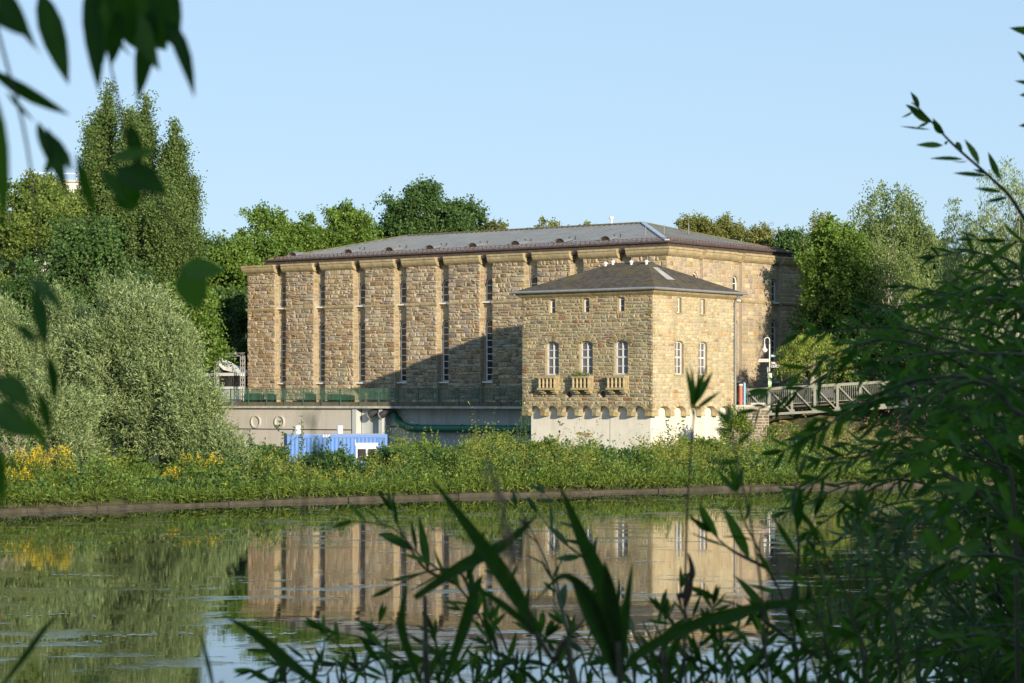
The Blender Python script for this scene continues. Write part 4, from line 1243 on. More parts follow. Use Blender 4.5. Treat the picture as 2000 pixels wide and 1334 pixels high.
def tree(name, label, cat, x, y, h, rx, lo, mname, nclump=150, nsh=12, nl=12, leaf=.28, group=None, bark='bark', seed=0, ry=None, cl=1.4, lean=(0, 0), r=.35, surf=.6, top_narrow=.15, z=None):
    R = np.random.RandomState(seed)
    zg = ground_z(x, y) if z is None else z
    t = thing(name, label, cat, (x, y, zg), 0, group)
    mb = limbs(h, r, rx * .75, lo, R, 8, lean); mb.build('trunk', M[bark], t)
    V, Fq, T = crown_broad(R, rx, ry or rx, h, lo, nclump, nsh, nl, leaf, surf=surf, cl=cl, lean=lean, top_narrow=top_narrow)
    npmesh('crown', V, Fq, LM[mname], T, t)
    return t
def tree_px(name, label, cat, px, top, D, wpx, **k):
    """tree whose crown is centred on photo column px, top at row top, wpx wide, at distance D"""
    x = (px - 1000) * D / F; zt = EYE + (HOR - top) * D / F
    zg = ground_z(x, D)
    h = zt - zg; rx = wpx * D / F / 2
    lo = max(k.pop('lo', .18) * h, h - 3.1 * rx)
    return tree(name, label, cat, x, D, h, rx * 1.12, lo, **k)

G1 = 'broadleaf trees behind the power house'
# trees behind and beside the building
tree_px('broadleaf_tree', 'round dark green tree rising behind the left end of the long grey roof', 'tree', 545, 402, 275, 190, mname='broad', seed=1, nclump=330, cl=1.7, group=G1)
tree_px('broadleaf_tree', 'broad green tree behind the roof between two rounder and darker ones', 'tree', 678, 392, 278, 165, mname='broad', seed=2, nclump=330, cl=1.7, group=G1)
tree_px('broadleaf_tree', 'tallest dark green tree behind the grey roof, with a domed top', 'tree', 812, 358, 282, 180, mname='dark', seed=3, nclump=400, cl=1.7, group=G1)
tree_px('broadleaf_tree', 'lower green tree right of the tallest one behind the roof', 'tree', 895, 388, 285, 110, mname='dark', seed=4, nclump=240, cl=1.6, group=G1)
tree_px('broadleaf_tree', 'small yellowish green tree top just above the middle of the grey roof', 'tree', 962, 424, 285, 100, mname='olive', seed=5, nclump=110, group=G1)
tree_px('broadleaf_tree', 'tiny green tree top peeping over the roof ridge near the small cowl', 'tree', 1078, 428, 300, 90, mname='olive', seed=6, nclump=90, group=G1)
tree_px('broadleaf_tree', 'lowest treetop just showing over the roof ridge right of its middle', 'tree', 1145, 434, 300, 60, mname='olive', seed=16, nclump=70, group=G1)
tree_px('broadleaf_tree', 'deep green tree between the poplars and the left end of the building', 'tree', 455, 455, 262, 130, mname='broad', seed=7, nclump=170, group=G1)
tree_px('broadleaf_tree', 'small dark tree on the skyline right beside the poplars', 'tree', 408, 458, 340, 90, mname='dark', seed=8, nclump=110, group=G1)
tree_px('broadleaf_tree', 'shadowy low tree directly left of the building wall above the truss gate', 'tree', 440, 560, 252, 130, mname='dark', seed=9, nclump=170, lo=.1, group=G1)
G2 = 'olive trees behind the right half of the roof'
tree_px('olive_green_tree', 'olive green tree at the left of the row behind the right part of the roof', 'tree', 1362, 412, 268, 92, mname='olive', seed=10, nclump=130, group=G2, leaf=.22)
tree_px('olive_green_tree', 'olive green tree second in the row behind the right part of the roof', 'tree', 1418, 418, 272, 80, mname='olive', seed=11, nclump=120, group=G2, leaf=.22)
tree_px('olive_green_tree', 'lower olive green tree at the right of the row behind the roof', 'tree', 1482, 432, 266, 90, mname='olive', seed=12, nclump=130, group=G2, leaf=.22)
tree_px('broadleaf_tree', 'dark tree just behind the back right corner of the roof', 'tree', 1545, 440, 260, 70, mname='dark', seed=13, nclump=110, group=G2, leaf=.24)
# left group
G3 = 'trees at the left edge'
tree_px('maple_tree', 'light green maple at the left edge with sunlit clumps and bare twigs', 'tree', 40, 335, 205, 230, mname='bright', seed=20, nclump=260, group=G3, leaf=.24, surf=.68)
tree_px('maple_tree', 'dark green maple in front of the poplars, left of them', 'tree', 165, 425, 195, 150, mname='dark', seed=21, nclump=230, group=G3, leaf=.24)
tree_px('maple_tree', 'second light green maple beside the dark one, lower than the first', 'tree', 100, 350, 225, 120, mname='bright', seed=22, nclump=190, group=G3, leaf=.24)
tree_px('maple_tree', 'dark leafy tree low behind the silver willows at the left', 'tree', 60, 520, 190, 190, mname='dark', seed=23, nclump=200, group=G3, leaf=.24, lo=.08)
tree_px('maple_tree', 'green tree filling the gap under the poplars above the silver willow', 'tree', 250, 520, 200, 170, mname='dark', seed=24, nclump=200, group=G3, leaf=.24, lo=.08)
tree_px('maple_tree', 'green tree between the poplars and the silver willow right slope', 'tree', 365, 545, 210, 130, mname='broad', seed=25, nclump=170, group=G3, leaf=.24, lo=.08)

# Lombardy poplars: many upright plumes each
def poplar(px, top, D, wpx, label, seed, plumes, base=560):
    R = np.random.RandomState(seed)
    x = (px - 1000) * D / F; zg = ground_z(x, D); h = EYE + (HOR - top) * D / F - zg; rw = wpx * D / F / 2
    t = thing('poplar_tree', label, 'tree', (x, D, zg), 0, 'tall poplars at the left')
    mb = MB(); mb.tube([(0, 0, -.5), (.1, 0, h * .4), (0, 0, h * .93)], [.5, .3, .03], 8)
    parts = []
    for k in range(plumes):
        a = R.rand() * 6.28; rr = rw * math.sqrt(R.rand()) * .95 if k else 0
        z0_ = h * (.08 + .35 * R.rand()); z1_ = h * (1 - (rr / rw) ** 1.8 * .20 - (.13 * R.rand() if k else 0))
        cx, cy = rr * math.cos(a), rr * math.sin(a)
        mb.tube([(0, 0, z0_ * .7), (cx * .7, cy * .7, z0_ + (z1_ - z0_) * .3), (cx, cy, z0_ + (z1_ - z0_) * .97)], [.14, .08, .02], 5)
        ns = int(30 * (z1_ - z0_)); tz = R.rand(ns) ** .9
        B = np.stack([cx * (.75 + .25 * tz) + R.normal(size=ns) * .10, cy * (.75 + .25 * tz) + R.normal(size=ns) * .10, z0_ + (z1_ - z0_) * tz * .97], 1)
        D_ = unit(np.stack([R.normal(size=ns) * .55, R.normal(size=ns) * .55, np.ones(ns)], 1))
        rad = 2.6 * np.sin(np.clip(tz, .02, 1) * math.pi * .90) ** .5 * (.75 + .5 * R.rand())
        parts.append(shoots(B, D_, np.clip(rad, .35, 2) * (.5 + .6 * R.rand(ns)), 9, -.05, R, .17, .21, .17, .3, tint=.25 + .35 * R.rand(ns) + .15 * R.rand()))
    mb.build('trunk', M['barkpale'], t)
    V, Fq, T = merge(parts); npmesh('crown', V, Fq, LM['poplar'], T, t)
poplar(212, 162, 235, 96, 'tallest poplar with a pointed tip, leftmost of the poplar group', 31, 15)
poplar(284, 184, 240, 92, 'second tallest poplar, in the middle of the group', 32, 14)
poplar(340, 232, 236, 84, 'shorter poplar at the right end of the group', 33, 14)
poplar(176, 252, 232, 66, 'short slim poplar tucked against the left side of the tallest one', 34, 9)
poplar(318, 340, 226, 150, 'broad low poplar with loose sideways boughs in front of the group', 35, 24)
poplar(246, 215, 231, 80, 'poplar filling the gap between the two tallest ones', 36, 12)

# right: ash, weeping birches, willows
tree_px('ash_tree', 'tall leafy tree beside the right end of the building with a paler wispy top', 'tree', 1640, 432, 214, 150, mname='broad', seed=40, nclump=260, leaf=.24, lo=.05, cl=1.3, group='trees beside the footbridge')
tree_px('ash_tree', 'dark bushy tree whose boughs overlap the right corner of the building', 'tree', 1618, 560, 215, 135, mname='dark', seed=41, nclump=230, leaf=.22, lo=.1, cl=1.2, group='trees beside the footbridge')
tree_px('ash_tree', 'deep green tree standing behind the footbridge under the birch', 'tree', 1700, 600, 206, 170, mname='dark', seed=42, nclump=220, leaf=.24, lo=.05, group='trees beside the footbridge')
tree_px('ash_tree', 'deep green tree behind the footbridge farther right', 'tree', 1860, 620, 210, 210, mname='dark', seed=43, nclump=220, leaf=.24, lo=.05, group='trees beside the footbridge')
tree_px('ash_tree', 'sparse yellowish treetop standing just behind the leafy tree by the building', 'tree', 1606, 412, 222, 70, mname='olive', seed=44, nclump=50, nsh=7, nl=8, leaf=.2, lo=.5, group='trees beside the footbridge')

def weeper(name, label, px, top, D, wpx, mname, seed, nstr=420, slen=(2, 5), leaf=.17, wr=.5, nl=34, lo=.2, bark='barkpale', group=None, arch_=.35, bot=None):
    R = np.random.RandomState(seed)
    x = (px - 1000) * D / F; zg = ground_z(x, D); h = EYE + (HOR - top) * D / F - zg; rw = wpx * D / F / 2
    t = thing(name, label, 'tree', (x, D, zg), 0, group)
    mb = limbs(h, .3, rw * .8, 0, R, 10, top=.92); mb.build('trunk', M[bark], t)
    C, d = ell_points(R, nstr, rw, rw, h, lo * h, .62, top_narrow=.12)
    ct = .2 + .6 * R.rand(nstr)
    L = slen[0] + (slen[1] - slen[0]) * R.rand(nstr)
    D_ = unit(np.stack([d[:, 0] * .6 + R.normal(size=nstr) * .2, d[:, 1] * .6 + R.normal(size=nstr) * .2, np.full(nstr, arch_)], 1))
    n = nstr; tt = R.rand(n, nl)
    P = C[:, None, :] + D_[:, None, :] * (L[:, None] * .35 * np.minimum(tt * 2, 1))[:, :, None]
    P[:, :, 2] -= L[:, None] * np.clip(tt - .15, 0, 1) ** 1.1 * .95
    P += R.normal(size=P.shape) * np.array([.16, .16, .1])
    P[:, :, 2] = np.maximum(P[:, :, 2], .3)
    dd = np.stack([R.normal(size=(n, nl)) * .45, R.normal(size=(n, nl)) * .45, -np.ones((n, nl)) + R.normal(size=(n, nl)) * .5], 2)
    ti = np.clip(ct[:, None] + R.normal(size=(n, nl)) * .2, 0, 1)
    P = P.reshape(-1, 3); k = .7 + .6 * R.rand(len(P))
    V, Fq, T = cards(P, dd.reshape(-1, 3), leaf * k, leaf * wr * k, ti.ravel(), R)
    npmesh('crown', V, Fq, LM[mname], T, t)
weeper('weeping_birch', 'tall weeping birch with hanging twigs against the sky at the right', 1742, 358, 220, 165, 'birch', 50, nstr=620, slen=(1.5, 4.5), leaf=.2, wr=.7, lo=.3)
weeper('weeping_birch', 'lower weeping birch bough hanging in front of the tall birch', 1735, 470, 213, 120, 'birch', 51, nstr=300, slen=(2, 5), leaf=.18, wr=.7, lo=.3)
weeper('silver_willow', 'tall pale willow at the right edge with soft drooping boughs', 1985, 318, 190, 190, 'silver', 52, nstr=750, slen=(1.5, 3.5), leaf=.22, wr=.35, lo=.05, nl=40, group='pale willows at the right')
weeper('silver_willow', 'lower pale willow between the birch and the tall willow', 1895, 405, 196, 120, 'silver', 53, nstr=520, slen=(1.5, 3.5), leaf=.22, wr=.35, lo=.05, nl=36, group='pale willows at the right')
weeper('weeping_shrub', 'small light green weeping tree beside the lamp above the footbridge', 1590, 652, 203, 145, 'lime', 54, nstr=330, slen=(.8, 2.4), leaf=.15, wr=.55, lo=.3, nl=34)
weeper('weeping_shrub', 'second small weeping tree, paler, farther right above the footbridge', 1710, 690, 207, 80, 'birch', 55, nstr=170, slen=(.8, 2.2), leaf=.15, wr=.55, lo=.3, nl=30)

# the wood on the hills
def wood(name, pxs, tops, D, mname, seed, leaf=.5):
    R = np.random.RandomState(seed); parts = []
    for px, tp in zip(pxs, tops):
        x = (px - 1000) * D / F; y = D + R.rand() * 12; zg = ground_z(x, y); h = EYE + (HOR - tp) * D / F - zg
        V, Fq, T = crown_broad(R, 5.5, 5.5, max(h, 6), 1, 70, 8, 9, leaf, cl=1.8)
        V = V + np.array([x, y, zg]); parts.append((V, Fq, T))
    V, Fq, T = merge(parts); o = npmesh(name, V, Fq, LM[mname], T)
    return tag(o, kind='stuff')
wood('far_wood', list(range(-160, 2260, 60)), [470 + 22 * math.sin(k * 1.3) + (0 if k > 8 and k < 26 else -8) for k in range(41)], 330, 'dark', 60)

# ---------------------------------------------------------------- silver willows on the left bank
def bush(name, label, x, y, h, rx, mname, seed, nsh=2600, nl=13, leaf=.16, wr=.22, ry=None, group=None, L=(.7, 1.6), cat='shrub', z=None, up=.9):
    R = np.random.RandomState(seed); ry = ry or rx
    zg = ground_z(x, y) if z is None else z
    t = thing(name, label, cat, (x, y, zg), 0, group)
    mb = MB()
    for k in range(11):
        a = k * 2.399; q = .3 + .6 * R.rand()
        mb.tube([(.2 * math.cos(a), .2 * math.sin(a), -.3), (rx * q * .4 * math.cos(a), ry * q * .4 * math.sin(a), h * .35), (rx * q * .8 * math.cos(a), ry * q * .8 * math.sin(a), h * (.6 + .2 * R.rand()))], [.09, .06, .015], 6)
    mb.build('stems', M['bark'], t)
    nb = 150
    C, d = ell_points(R, nb, rx * .86, ry * .86, h * .9, 0.1, .5, top_narrow=.18)
    idx = R.randint(0, nb, nsh)
    B = C[idx] + R.normal(size=(nsh, 3)) * rx * .10
    B[:, 2] = np.maximum(B[:, 2], .1)
    D_ = unit(d[idx] * .55 + R.normal(size=(nsh, 3)) * .32 + np.array([0, 0, up]))
    tint = .25 + .5 * R.rand(nb)[idx] * .6 + .25 * R.rand(nsh)
    V, Fq, T = shoots(B, D_, L[0] + (L[1] - L[0]) * R.rand(nsh), nl, .12, R, .035, leaf, leaf * wr, .6, tint=tint, tvar=.16)
    npmesh('foliage', V, Fq, LM[mname], T, t)
    return t
GS = 'silver willows on the left bank'
def bush_px(label, px, top, D, wpx, seed, **k):
    x = (px - 1000) * D / F; h = EYE + (HOR - top) * D / F - ground_z(x, D)
    return bush('silver_willow', label, x, D, h, wpx * D / F / 2, 'silver', seed, group=GS, **k)
bush_px('largest and most peaked silvery willow bush on the left bank', 262, 540, 100, 240, 70, nsh=6200, nl=15)
bush_px('silvery willow bush at the left edge of the bank, partly outside the view', 10, 610, 98, 210, 71, nsh=4600, nl=14)
bush_px('silvery willow sloping down towards the grey terrace wall, right of the largest one', 325, 640, 98, 125, 72, nsh=3400, nl=14)
bush_px('silvery willow bush between the left edge one and the largest one', 135, 590, 103, 200, 73, nsh=4400, nl=14)
bush_px('lowest rounded silvery willow in front of the grey terrace wall', 380, 760, 96, 85, 75, nsh=2200, nl=14)
bush_px('small thin willow at the right foot of the silver willows', 440, 880, 95, 60, 74, nsh=500, nl=12)
bush_px('low silvery willow at the water side in front of the two left ones', 90, 760, 92, 190, 76, nsh=3000, nl=14)

# ---------------------------------------------------------------- bank plants
def herb_field(name, n, xr, dy, hh, mname, seed, leaf=.10, wr=.45, nl=16, dens=None, back=None):
    """a mixed thicket of upright stems; n stems"""
    R = np.random.RandomState(seed)
    x = xr[0] + (xr[1] - xr[0]) * R.rand(n)
    sy = np.array([shore_y(a) for a in x]); y = sy + .6 + dy[0] + (dy[1] - dy[0]) * R.rand(n) ** 1.15
    patch = .5 + .5 * np.sin(x * .55 + 1.7 * np.sin(y * .31)) * np.cos(y * .43 + x * .2)
    if dens is not None: k = R.rand(n) < dens(x, y, patch); x, y, patch, n = x[k], y[k], patch[k], int(k.sum())
    z = np.array([ground_z(a, b) for a, b in zip(x, y)])
    h = hh[0] + (hh[1] - hh[0]) * (.35 * R.rand(n) + .65 * patch * (.6 + .4 * R.rand(n)))
    h *= np.clip(.40 + (y - np.array([shore_y(a) for a in x])) * .13, .40, 1.0)
    pxx = 1000 + x * F / y; h *= np.where((pxx > 545) & (pxx < 765), .60, 1.0) * (1 + .45 * np.sin(pxx * .021 + 1.3 + y * .2) * np.sin(pxx * .057 + y * .13)) 
    h *= np.where((pxx > 765) & (pxx < 1010), 1.28, 1.0) * np.where(R.rand(n) < .09, 1.5, 1.0)
    B = np.stack([x, y, z], 1)
    D_ = unit(np.stack([R.normal(size=n) * .16, R.normal(size=n) * .16, np.ones(n)], 1))
    V, Fq, T = shoots(B, D_, h, nl, .04, R, .07, leaf, leaf * wr, .15, tint=.15 + .7 * R.rand(n) * .6 + .25 * patch * R.rand(n), tvar=.2, updir=.1)
    return tag(npmesh(name, V, Fq, LM[mname], T), kind='stuff'), B, D_, h
herb_field('bank_herbs', 15000, (-26, 40), (0, 17), (.45, 1.6), 'herb', 80, nl=20, leaf=.12, wr=.5)
herb_field('bank_yellow_herbs', 9000, (-12, 26), (2, 30), (.8, 1.7), 'yherb', 81, nl=20, leaf=.10, wr=.35, dens=lambda x, y, p: np.clip(.25 + p, 0, 1) * (np.sin(x * .8 + 1) > -.5))
herb_field('bank_back_herbs', 9000, (-24, 40), (15, 48), (.6, 1.6), 'herb', 82, nl=20, leaf=.16, wr=.5)
herb_field('bank_nettles', 3600, (-24, 40), (1, 26), (.6, 1.8), 'dark', 85, nl=24, leaf=.17, wr=.6, dens=lambda x, y, p: (np.sin(x * .9 + 2 * np.sin(y * .4)) > .1) * .9)
herb_field('dry_bank_grass', 2600, (16, 34), (10, 60), (1.2, 2.9), 'dry', 83, nl=16, leaf=.20, wr=.15)
herb_field('bank_edge_grass', 11000, (-30, 42), (-.62, .9), (.25, .8), 'herb', 84, nl=10, leaf=.24, wr=.12)
# goldenrod clumps
def clump(name, label, px, D, wpx, h, seed, cat, leafm, flowm, group, n=70, fl=.2):
    R = np.random.RandomState(seed); x0 = (px - 1000) * D / F; rw = wpx * D / F / 2; zg = ground_z(x0, D)
    t = thing(name, label, cat, (x0, D, zg), 0, group)
    a = R.rand(n) * 6.28; r = rw * np.sqrt(R.rand(n)); B = np.stack([r * np.cos(a), r * np.sin(a) * .6, np.zeros(n)], 1)
    D_ = unit(np.stack([R.normal(size=n) * .12 + B[:, 0] * .15, R.normal(size=n) * .12, np.ones(n)], 1)); hh = h * (.7 + .35 * R.rand(n))
    V, Fq, T = shoots(B, D_, hh, 42, .02, R, .045, .12, .022, .3, updir=.25)
    npmesh('stems', V, Fq, LM[leafm], T, t)
    tip = B + D_ * hh[:, None]; tip = tip[R.rand(n) < .75]; m = 34
    P = np.repeat(tip, m, 0); q = R.rand(len(P)); an = R.rand(len(P)) * 6.28
    P = P + np.stack([np.cos(an) * .20 * (1 - q), np.sin(an) * .16 * (1 - q), q * fl * 1.6 - fl], 1)
    V, Fq, T = cards(P, R.normal(size=P.shape) + np.array([0, 0, .6]), .06, .035, np.clip(.5 + R.normal(size=len(P)) * .3, 0, 1), R)
    npmesh('flowers', V, Fq, LM[flowm], T, t)
GG = 'goldenrod clumps along the water'
clump('goldenrod', 'bright goldenrod clump at the far left near the water edge', 92, 84, 95, 1.75, 90, 'wildflowers', 'herb', 'gold', GG, 44)
clump('goldenrod', 'low goldenrod at the left picture edge', 20, 82, 70, 1.0, 91, 'wildflowers', 'herb', 'gold', GG, 40)
clump('goldenrod', 'tall goldenrod clump at the foot of the largest silver willow', 395, 91, 60, 1.35, 92, 'wildflowers', 'herb', 'gold', GG, 45)
clump('goldenrod', 'small goldenrod tuft just left of the tall clump by the largest willow', 345, 89, 50, .95, 93, 'wildflowers', 'herb', 'gold', GG, 28)
clump('goldenrod', 'scattered goldenrod right of the largest willow, towards the blue container', 462, 92, 70, .8, 94, 'wildflowers', 'herb', 'gold', GG, 18)
clump('goldenrod', 'thin goldenrod tuft half way along the left bank', 150, 86, 50, .95, 95, 'wildflowers', 'herb', 'gold', GG, 16)
clump('goldenrod', 'faint goldenrod tuft between the far left clump and the middle of the left bank', 200, 87, 60, .8, 98, 'wildflowers', 'herb', 'gold', GG, 14)
clump('hemp_agrimony', 'pale pinkish flower heads above the goldenrod at the left edge', 26, 85, 60, 2.1, 96, 'wildflowers', 'herb', 'pinkf', None, 22)
clump('hemp_agrimony', 'pale pinkish flower heads in the bank plants right of the tower', 1442, 112, 60, 2.0, 97, 'wildflowers', 'herb', 'pinkf', None, 18)
# hogweed with flat dry umbels
def hogweed(label, px, top, D, seed, nu=5, sp=.5):
    R = np.random.RandomState(seed); x = (px - 1000) * D / F; zg = ground_z(x, D); h = EYE + (HOR - top) * D / F - zg
    t = thing('hogweed', label, 'hogweed', (x, D, zg), 0, 'dry hogweed standing over the bank plants')
    mb = MB(); parts = []
    mb.tube([(0, 0, 0), (.03, 0, h * .6), (0, 0, h - .1)], [.03, .022, .012], 6)
    for k in range(nu):
        a = R.rand() * 6.28; r = sp * (.25 + .75 * R.rand()) if k else 0; zt_ = h - (.25 * R.rand() if k else 0)
        cx, cy = r * math.cos(a), r * math.sin(a)
        if k: mb.tube([(.02, 0, h * (.55 + .1 * R.rand())), (cx * .6, cy * .6, zt_ - .3), (cx, cy, zt_ - .12)], [.014, .01, .008], 5)
        for q in range(10):
            an = q * .63; rr = .2 + .06 * R.rand(); mb.tube([(cx, cy, zt_ - .12), (cx + rr * math.cos(an), cy + rr * math.sin(an), zt_ - .02)], [.006, .004], 3)
        m = 150; an = R.rand(m) * 6.28; rr = .27 * np.sqrt(R.rand(m))
        parts.append(cards(np.stack([cx + rr * np.cos(an), cy + rr * np.sin(an), zt_ + .03 * R.rand(m) - rr * .15], 1), R.normal(size=(m, 3)), .05, .04, R.rand(m), R))
    mb.build('stem', M['bark'], t)
    V, Fq, T = merge(parts); npmesh('umbels', V, Fq, LM['umbel'], T, t)
hogweed('dry orange hogweed in front of the middle of the blue container', 630, 884, 128, 100, 6, .8)
hogweed('hogweed with yellowish umbels in front of the container window', 724, 886, 122, 101, 6, .7)
hogweed('rusty hogweed at the left foot of the blue container', 545, 880, 126, 102, 4, .4)
hogweed('tall hogweed standing against the white tower base', 1133, 845, 150, 103, 5, .6)
hogweed('brown hogweed in the dry slope right of the abutment', 1530, 822, 150, 104, 6, .9)
hogweed('brown hogweed farthest right under the footbridge', 1610, 818, 152, 105, 6, .9)
# tall dark leafy stems
def tallstem(label, px, top, D, seed, nst=3, leaf=.17):
    R = np.random.RandomState(seed); x = (px - 1000) * D / F; zg = ground_z(x, D); h = EYE + (HOR - top) * D / F - zg
    t = thing('tall_weed', label, 'tall weed', (x, D, zg), 0, 'tall leafy stems standing out of the bank plants')
    mb = MB(); parts = []
    for k in range(nst):
        hh = h * (1 if k == 0 else .6 + .35 * R.rand()); bx = R.normal() * .25 if k else 0; lx_ = R.normal() * .25
        mb.tube([(bx, 0, 0), (bx + lx_ * .3, 0, hh * .5), (bx + lx_, .1, hh)], [.018, .012, .005], 5)
        n = int(hh * 26); tz = .25 + .75 * R.rand(n)
        P = np.stack([bx + lx_ * tz ** 2 + R.normal(size=n) * .05, R.normal(size=n) * .05, hh * tz], 1)
        a = R.rand(n) * 6.28; dd = np.stack([np.cos(a), np.sin(a), R.normal(size=n) * .4 + .1], 1)
        s_ = leaf * (1.15 - .6 * tz); parts.append(cards(P, dd, s_ * 1.1, s_ * .8, np.clip(.3 + .3 * R.rand(n), 0, 1), R))
    mb.build('stem', M['bark'], t)
    V, Fq, T = merge(parts); npmesh('leaves', V, Fq, LM['dark' if seed % 3 else 'herb'], T, t)
for px, tp, D, n, lab in ((494, 838, 118, 3, 'tall dark leafy stem against the grey wall left of the blue container'), (552, 832, 120, 2, 'tall leafy stem at the left end of the blue container'),
    (592, 812, 117, 3, 'tallest leafy stem crossing the blue container near its left vent'), (668, 868, 115, 2, 'leafy stem in front of the middle of the blue container'),
    (775, 828, 118, 3, 'leafy stem just right of the blue container'), (930, 832, 122, 2, 'lone leafy stem in front of the green pipe'), (1014, 780, 125, 4, 'tall leafy weed covering the left edge of the tower base'),
    (1000, 850, 118, 3, 'bushier weed at the left foot of the tower'), (1330, 842, 140, 4, 'leafy weed in front of the right face of the tower base'), (1420, 790, 150, 5, 'tall bushy weed at the foot of the downpipe')):
    tallstem(lab, px, tp, D, 110 + px, n)
GB = 'dark green bushes among the bank plants'
for px, top, D, wpx, lab in ((975, 852, 119, 75, 'tall leafy bush against the shaded wall just left of the tower'), (835, 872, 116, 60, 'leafy bush before the green pipe bend'), (1437, 800, 185, 60, 'scrambling plants at the corner between the downpipe and the abutment'), (1530, 835, 180, 80, 'dark scrub under the left part of the footbridge'), (1620, 830, 182, 110, 'wide dark scrub under the middle of the footbridge'), (520, 890, 104, 90, 'dark bush left of the container among the bank plants'), (640, 905, 100, 120, 'dark leafy bush in front of the container middle'), (760, 900, 103, 70, 'dark narrow bush in front of the right end of the container'),
    (880, 905, 105, 90, 'bush at the water edge left of the tower'), (1050, 872, 118, 110, 'bush at the left foot of the white tower base'), (1160, 890, 122, 100, 'bush in front of the middle of the white tower base'), (1240, 908, 108, 110, 'low bush overhanging the water edge below the tower'),
    (1370, 862, 132, 110, 'bush at the right foot of the tower base'), (1455, 880, 125, 100, 'bush between the tower and the abutment'), (1560, 872, 128, 120, 'bush on the slope under the footbridge'), (1700, 860, 132, 140, 'bush under the footbridge farther right'), (1860, 850, 135, 170, 'bush on the bank at the right edge')):
    x = (px - 1000) * D / F; zg = ground_z(x, D)
    bush('bank_bush', lab, x, D, EYE + (HOR - top) * D / F - zg, wpx * D / F / 2, 'herb' if px % 40 else 'dark', px, nsh=750, nl=12, leaf=.14, wr=.55, group=GB, L=(.3, .8), up=.5)

# leaves and scum drifting on the water in loose streaks
R = np.random.RandomState(300)
cx = R.uniform(-28, 30, 260); cy = 30 + 62 * R.rand(260) ** .8
P = np.repeat(np.stack([cx, cy], 1), 16, 0) + R.normal(size=(260 * 16, 2)) * np.array([.55, .22]) * np.repeat(.3 + R.rand(260), 16)[:, None]
sx = R.uniform(-26, 36, 3000); P = np.concatenate([P, np.stack([sx, np.array([shore_y(a) for a in sx]) - .2 - 4.5 * R.rand(3000) ** 2], 1)])
P = np.concatenate([P, np.zeros((len(P), 1)) + .006 + .004 * R.rand(len(P), 1)], 1)
an = R.rand(len(P)) * 6.28; dd = np.stack([np.cos(an), np.sin(an), 0 * an], 1); sd = np.stack([-np.sin(an), np.cos(an), 0 * an], 1); sz = (.03 + .05 * R.rand(len(P)))[:, None]
V = np.stack([P - dd * sz, P + sd * sz * .7, P + dd * sz, P - sd * sz * .7], 1).reshape(-1, 3)
M['scum'] = leaf_mat('drifting_leaves', (.16, .19, .13), (.30, .34, .30), (.46, .50, .50), trans=0, rough=.3)
LM['scum'] = M['scum']
tag(npmesh('floating_leaves', V, np.arange(len(V)).reshape(-1, 4), M['scum'], np.repeat(R.rand(len(P)), 4)), kind='stuff')

# grass growing out of the middle balcony
bp_ = TW.matrix_basis @ Vector((6.05, -.35, 5.6 + .9))
zb_ = bp_.z; R = np.random.RandomState(77); n = 60
t = thing('balcony_grass', 'tuft of green weeds growing on the middle balcony of the tower', 'weeds', tuple(bp_))
B = np.stack([R.uniform(-.55, .55, n), R.uniform(-.3, .1, n), np.zeros(n)], 1)
V, Fq, T = shoots(B, unit(np.stack([R.normal(size=n) * .3, R.normal(size=n) * .3, np.ones(n)], 1)), .25 + .35 * R.rand(n), 9, .1, R, .03, .12, .03, .5)
npmesh('foliage', V, Fq, LM['herb'], T, t)

# ---------------------------------------------------------------- foreground plants on the near bank
STN = np.array([0, .08, .2, .38, .58, .78, .92, 1.0])
WPR = np.array([.04, .35, .75, 1.0, .92, .58, .22, .0])
def blades(P, D, N, L, W, bend, tint):
    """lance-shaped leaves: base P, direction D, face normal N, length, width, bend (towards -N)"""
    D = unit(D); N = unit(N - (N * D).sum(1, keepdims=True) * D); S = np.cross(D, N)
    n = len(P); L = L.reshape(-1, 1, 1); W = W.reshape(-1, 1, 1); bend = bend.reshape(-1, 1, 1)
    s = STN.reshape(1, -1, 1); wp = WPR.reshape(1, -1, 1)
    C = P[:, None, :] + D[:, None, :] * L * (s - .25 * np.abs(bend) * s ** 2) - N[:, None, :] * L * bend * s ** 2 * .8
    E = S[:, None, :] * W * .5 * wp; K = N[:, None, :] * W * .16 * wp
    V = np.stack([C + E + K, C, C - E + K], 2)        # n, st, 3, xyz
    V = V.reshape(-1, 3); m = len(STN)
    b = (np.arange(n) * m * 3)[:, None, None]; i = (np.arange(m - 1) * 3)[None, :, None]
    q = b + i
    F1 = np.concatenate([q, q + 1, q + 4, q + 3], 2); F2 = np.concatenate([q + 1, q + 2, q + 5, q + 4], 2)
    Fq = np.concatenate([F1, F2], 1).reshape(-1, 4)
    tt = np.repeat(tint, m * 3).reshape(n, m, 3); tt[:, :, 1] += .22; tt += (np.random.RandomState(n).rand(n, m, 1) - .5) * .2
    return V, Fq, np.clip(tt, 0, 1).ravel()

def spline(pts, n):
    pts = [Vector(p) for p in pts]; out = []
    P = [pts[0] * 2 - pts[1]] + pts + [pts[-1] * 2 - pts[-2]]
    seg = len(pts) - 1
    for i in range(n + 1):
        u = i / n * seg; k = min(int(u), seg - 1); t = u - k
        p0, p1, p2, p3 = P[k:k + 4]
        out.append(.5 * (2 * p1 + (p2 - p0) * t + (2 * p0 - 5 * p1 + 4 * p2 - p3) * t * t + (3 * p1 - p0 - 3 * p2 + p3) * t ** 3))
    return out

def to_ground(pts):
    """carry a stem that leaves the view at the bottom down to the bank"""
    p = pts[0]; g = ground_z(p[0], p[1])
    q = Vector((p[0] * 1.02 + .03, p[1] + .05, g - .05))
    return [q, (q + Vector(p)) * .5 + Vector((.02, 0, 0))] + list(pts)

